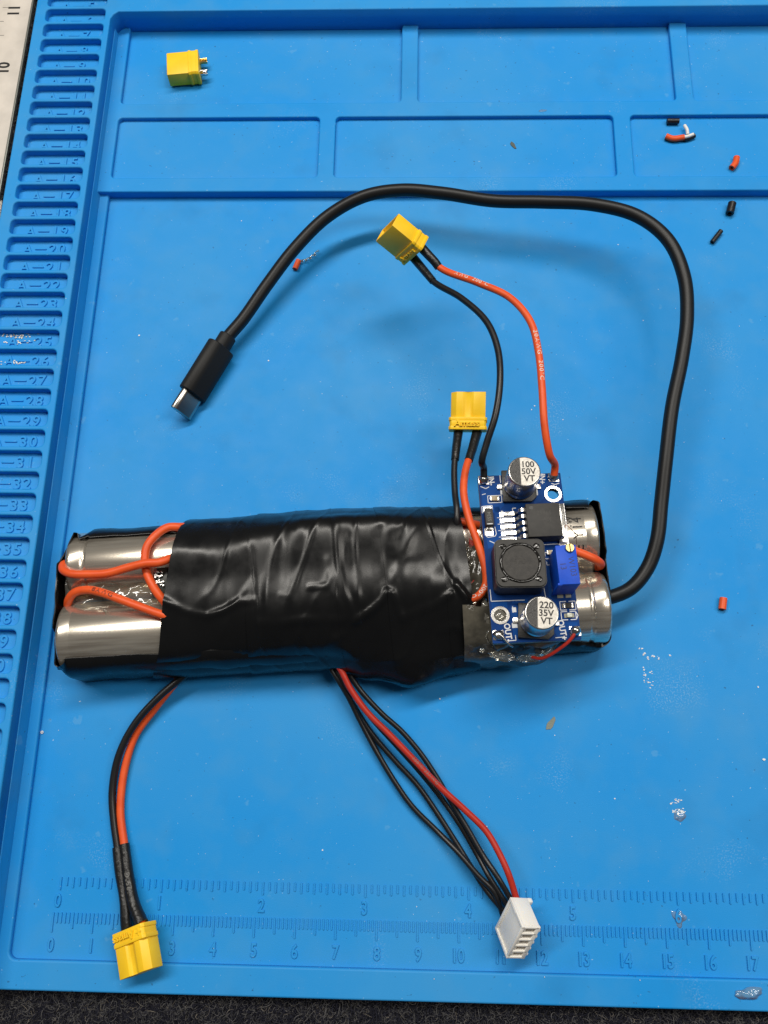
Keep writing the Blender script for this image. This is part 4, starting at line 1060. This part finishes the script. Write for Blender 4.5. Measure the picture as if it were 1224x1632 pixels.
# ------------------------------------------------------------------ scraps on the mat
def tubepiece(name, p0, p1, r, mat_, label, cat, hollow=True, group=None, curve=0.0):
    c = (p0 + p1) / 2; base = V(c.x, c.y, c.z - r)
    bm = NB(); mid = (p0 + p1) / 2 + (p1 - p0).cross(V(0, 0, 1)).normalized() * curve
    path = crom([p0, mid, p1], 6); fr = frames(path); R_ = []
    for rr in ((r, r * .5) if hollow else (r,)):
        rg = []
        for p, (t_, n_, b_) in zip(path, fr): rg.append([bm.verts.new(p + n_ * rr * math.cos(2 * math.pi * k / 16) + b_ * rr * math.sin(2 * math.pi * k / 16)) for k in range(16)])
        for a, b in zip(rg, rg[1:]):
            for k in range(16): bm.faces.new((a[k], a[(k + 1) % 16], b[(k + 1) % 16], b[k]))
        R_.append(rg)
    if hollow:
        for e in (0, -1):
            for k in range(16): bm.faces.new((R_[0][e][k], R_[0][e][(k + 1) % 16], R_[1][e][(k + 1) % 16], R_[1][e][k]))
    else:
        bm.faces.new(R_[0][0]); bm.faces.new(R_[0][-1][::-1])
    o = fin(name, bm, mat_, None, shift=base, angle=50); o.location = base
    return tag(o, label, cat, group)
TF = .175
tubepiece('insulation_scrap', P(1063, 193, TF + .10), P(1082, 193, TF + .10), .085, M['blackwire'], 'short black wire sleeve against the tray ridge, upper right', 'wire scrap')
t = thing('wire_offcut', 'red insulation offcut with white tinned wire end in the right tray', 'wire scrap', P(1080, 220, TF))
sh = P(1080, 220, TF)
wire('insulation', W([(1061, 217, TF + .1), (1072, 221, TF + .09), (1090, 219, TF + .1)]), .092, M['orange'], t, sh)
wire('tinned_end', W([(1088, 219, TF + .13), (1097, 217, TF + .15), (1105, 214, TF + .14)]), .050, M['flake'], t, sh)
wire('tinned_end', W([(1096, 214, TF + .14), (1095, 207, TF + .17), (1091, 200, TF + .13)]), .052, M['flake'], t, sh)
wire('black_sleeve', W([(1090, 222, TF + .07), (1098, 220, TF + .07), (1107, 216, TF + .08)]), .075, M['blackwire'], t, sh)
tubepiece('insulation_scrap', P(1166, 268, TF + .09), P(1174, 251, TF + .08), .10, M['orange'], 'orange-red insulation scrap with a cut tip in the right tray', 'wire scrap', curve=.04)
tubepiece('insulation_scrap', P(1163, 340, .12), P(1167, 324, .13), .125, M['blackwire'], 'stubby black sleeve scrap just below the tray edge', 'wire scrap')
tubepiece('insulation_scrap', P(1135, 386, .08), P(1149, 368, .09), .075, M['blackwire'], 'slim slanted black sleeve scrap below the stubby one', 'wire scrap')
tubepiece('insulation_scrap', P(1151, 971, .09), P(1153, 953, .09), .10, M['orange'], 'short red sleeve scrap alone on the right of the mat', 'wire scrap')
tubepiece('insulation_scrap', P(470, 429, .09), P(476, 415, .09), .085, M['orange'], 'small red sleeve scrap under the cable arch with frayed end', 'wire scrap')
cu = P(490, 407, .02)
bm = NB()
for k in range(3):
    path = [P(479 + 28 * u + 2.0 * math.sin(u * 26 + k), 416 - 16 * u * u - 2 * math.cos(u * 26 + k), .05 + .04 * math.sin(u * 26 + k * 2) + .05) for u in [i / 34 for i in range(35)]]
    tube(bm, path, .011, 6)
tag(fin('clear_curl', bm, M['glue'], None, shift=cu), 'thin clear curled filament beside the small red sleeve scrap', 'filament').location = cu
# solder ring by the left groove
p = P(67, 1167, .03)
bm = NB(); tube(bm, [V(.028 * math.cos(a), .028 * math.sin(a), 0.0) for a in [2 * math.pi * k / 16 for k in range(17)]], .013, 6)
o = fin('solder_ring', bm, M['flake']); o.location = p; tag(o, 'tiny white ring lying at the left groove of the mat', 'ring')
# glue blob on the bottom border, lower right
def puddle(name, px, py, z, sx, sy, h, mat_, label, cat, seed, rot=0, holes=0.0, amp=.45):
    c = P(px, py, z); bm = NB(); nr, ns = 12, 40; G = []
    cen = bm.verts.new((0, 0, h)); 
    for i in range(1, nr + 1):
        f = i / nr; rg = []
        for k in range(ns):
            a = 2 * math.pi * k / ns; w = 1 + amp * noise.noise(V(math.cos(a) * 1.4, math.sin(a) * 1.4, seed))
            x = f * sx * w * math.cos(a); y = f * sy * w * math.sin(a)
            zz = h * (1 - f ** 2.5) * (1 + .6 * noise.noise(V(x * 9, y * 9, seed + 5)))
            rg.append(bm.verts.new((x, y, zz if i < nr else -0.004)))
        G.append(rg)
    for k in range(ns): bm.faces.new((cen, G[0][k], G[0][(k + 1) % ns]))
    for a, b in zip(G, G[1:]):
        for k in range(ns): bm.faces.new((a[k], b[k], b[(k + 1) % ns], a[(k + 1) % ns]))
    o = fin(name, bm, mat_, angle=80); o.location = c; o.rotation_euler.z = rot
    return tag(o, label, cat)
puddle('glue_puddle', 1193, 1583, .19, .36, .13, .07, M['glue'], 'clear dried glue blob on the front border of the mat', 'glue blob', 3.3, .1)
puddle('glue_puddle', 1082, 1462, .0, .17, .21, .03, M['glue'], 'small clear glue mark over the centimetre ruler near 15', 'glue blob', 7.7, .5, amp=.8)
def flakes(name, centre, spots, label, cat, size=.03, mat_=None):
    c = P(*centre, 0.0); bm = NB()
    for (x, y, n, sp) in spots:
        for _ in range(n):
            q = P(random.gauss(x, sp), random.gauss(y, sp), .004); s = size * random.uniform(.3, 1.0)
            a = random.uniform(0, 6.28); pts = []
            for k in range(5):
                an = a + k * 1.257; rr = s * random.uniform(.5, 1.1); pts.append((q.x - c.x + rr * math.cos(an) * 1.3, q.y - c.y + rr * math.sin(an) * .8))
            prism(bm, pts, -.004, random.uniform(.004, .02))
    o = fin(name, bm, mat_ or M['flake'], smooth=False); o.location = c
    return tag(o, label, cat)
flakes('dried_smear', (1035, 1060), [(1023, 1034, 7, 1.5), (1027, 1043, 7, 1.6), (1033, 1048, 7, 2.0), (1042, 1047, 7, 2.0), (1050, 1049, 4, 1.8), (1025, 1065, 6, 1.6), (1027, 1075, 7, 2.0), (1031, 1083, 8, 2.8), (1036, 1090, 8, 2.8), (1037, 1072, 3, 2), (1068, 1044, 4, 1.2)], 'broken white smear of dried glue right of the pack', 'glue smear', .026)
flakes('dried_smear', (1080, 1287), [(1071, 1280, 6, 1.6), (1077, 1276, 7, 1.8), (1083, 1276, 6, 1.6), (1075, 1293, 9, 2.4), (1083, 1290, 9, 2.0), (1090, 1293, 5, 1.6), (1081, 1301, 3, 2.5)], 'small crusty white glue patch above the ruler on the right', 'glue smear', .026)
puddle('glue_puddle', 1083, 1299, .0, .17, .15, .025, M['glue'], 'clear round glue mark below the crusty white patch', 'glue blob', 5.1, 0, amp=.4)
# lint
def lint(px, py, z, ln, w, ang, label, mat_):
    c = P(px, py, z); bm = NB()
    pts = [(ln * math.cos(a) * (1 + .15 * math.sin(5 * a)), w * math.sin(a) * (1 + .2 * math.cos(3 * a))) for a in [2 * math.pi * k / 14 for k in range(14)]]
    prism(bm, pts, -.004, .02); o = fin('lint_tuft', bm, mat_, smooth=False); o.location = c; o.rotation_euler.z = math.radians(ang)
    tag(o, label, 'lint'); return o
lint(818, 232, TF, .15, .055, -60, 'dark lint tuft with a hair in the middle lower tray', M['lint'])
lint(878, 1153, 0, .19, .075, 55, 'grey-green lint leaf on the mat below the pack', node_mat('pale_lint', (.22, .25, .22), rough=.9, bump=.8, bscale=40))
lint(865, 177, .33, .13, .045, 8, 'pale translucent flake on the ridge between the trays', M['glue'])
lint(868, 672, 0, .05, .012, 20, 'dark thread speck beside the orange wire', M['lint'])
# countless dust specks
bm = NB()
spots = [(525, 815, .05), (428, 575, .03), (222, 535, .035), (514, 1355, .03), (980, 1273, .03), (1217, 1210, .045), (1208, 1095, .03), (852, 647, .03), (847, 653, .02), (897, 669, .022), (701, 1114, .03),
         (385, 352, .02), (500, 345, .02), (985, 390, .02), (1025, 511, .02), (1090, 705, .015), (1178, 520, .015), (715, 110, .018), (798, 60, .016), (770, 1355, .016), (664, 1445, .018), (776, 1317, .014), (884, 1172, .02), (868, 1557, .016), (692, 1560, .016), (1020, 1562, .016), (780, 1270, .012), (127, 1118, .016), (42, 1074, .018), (13, 1102, .02)]
for _ in range(260):
    x = random.uniform(60, 1220); y = random.uniform(320, 1530); spots.append((x, y, random.choice((.006, .008, .011, .007, .006))))
for _ in range(60): spots.append((random.uniform(200, 1220), random.uniform(55, 290), .007))
for x, y, s in spots:
    z = TF if y < 300 else (.19 if x < 70 or y > 1555 else 0)
    q = P(x, y, z); a = random.uniform(0, 6.28)
    prism(bm, [(q.x + s * random.uniform(.4, 1.1) * math.cos(a + k * 1.257), q.y + s * random.uniform(.4, 1) * math.sin(a + k * 1.257)) for k in range(5)], z - .003, z + s * .5)
tag(fin('dust_specks', bm, M['flake'], smooth=False), 'white dust and solder specks scattered over the blue mat', kind='stuff')
# burnt residue in slots 25 and 26
bm = NB()
for _ in range(60):
    q = P(random.gauss(28, 15), random.gauss(545 if random.random() < .5 else 535, 2.0), SF); prism(bm, [(q.x + random.uniform(.01, .05) * math.cos(k * 1.257), q.y + random.uniform(.006, .022) * math.sin(k * 1.257)) for k in range(5)], SF - .003, SF + .02)
for _ in range(28):
    q = P(random.gauss(20, 12), random.gauss(578, 1.6), SF); prism(bm, [(q.x + random.uniform(.01, .04) * math.cos(k * 1.257), q.y + random.uniform(.006, .02) * math.sin(k * 1.257)) for k in range(5)], SF - .003, SF + .02)
tag(fin('solder_crumbs', bm, node_mat('solder_crumbs', (.42, .38, .28), rough=.4, metal=.3, color2=(.75, .74, .70), nscale=20), smooth=False), 'tan and grey solder crumbs stuck in the slots numbered 25 and 26', kind='stuff')
# scrap of white card at the far left edge
p = P(-1, 333, ZG + .05); bm = NB(); prism(bm, [(-.5, -.3), (.12, -.45), (.10, .25), (-.5, .4)], 0, .1, .01)
o = fin('paper_scrap', bm, M['ruler']); o.location = p; tag(o, 'bit of off-white card between carpet and mat at the far left', 'card')
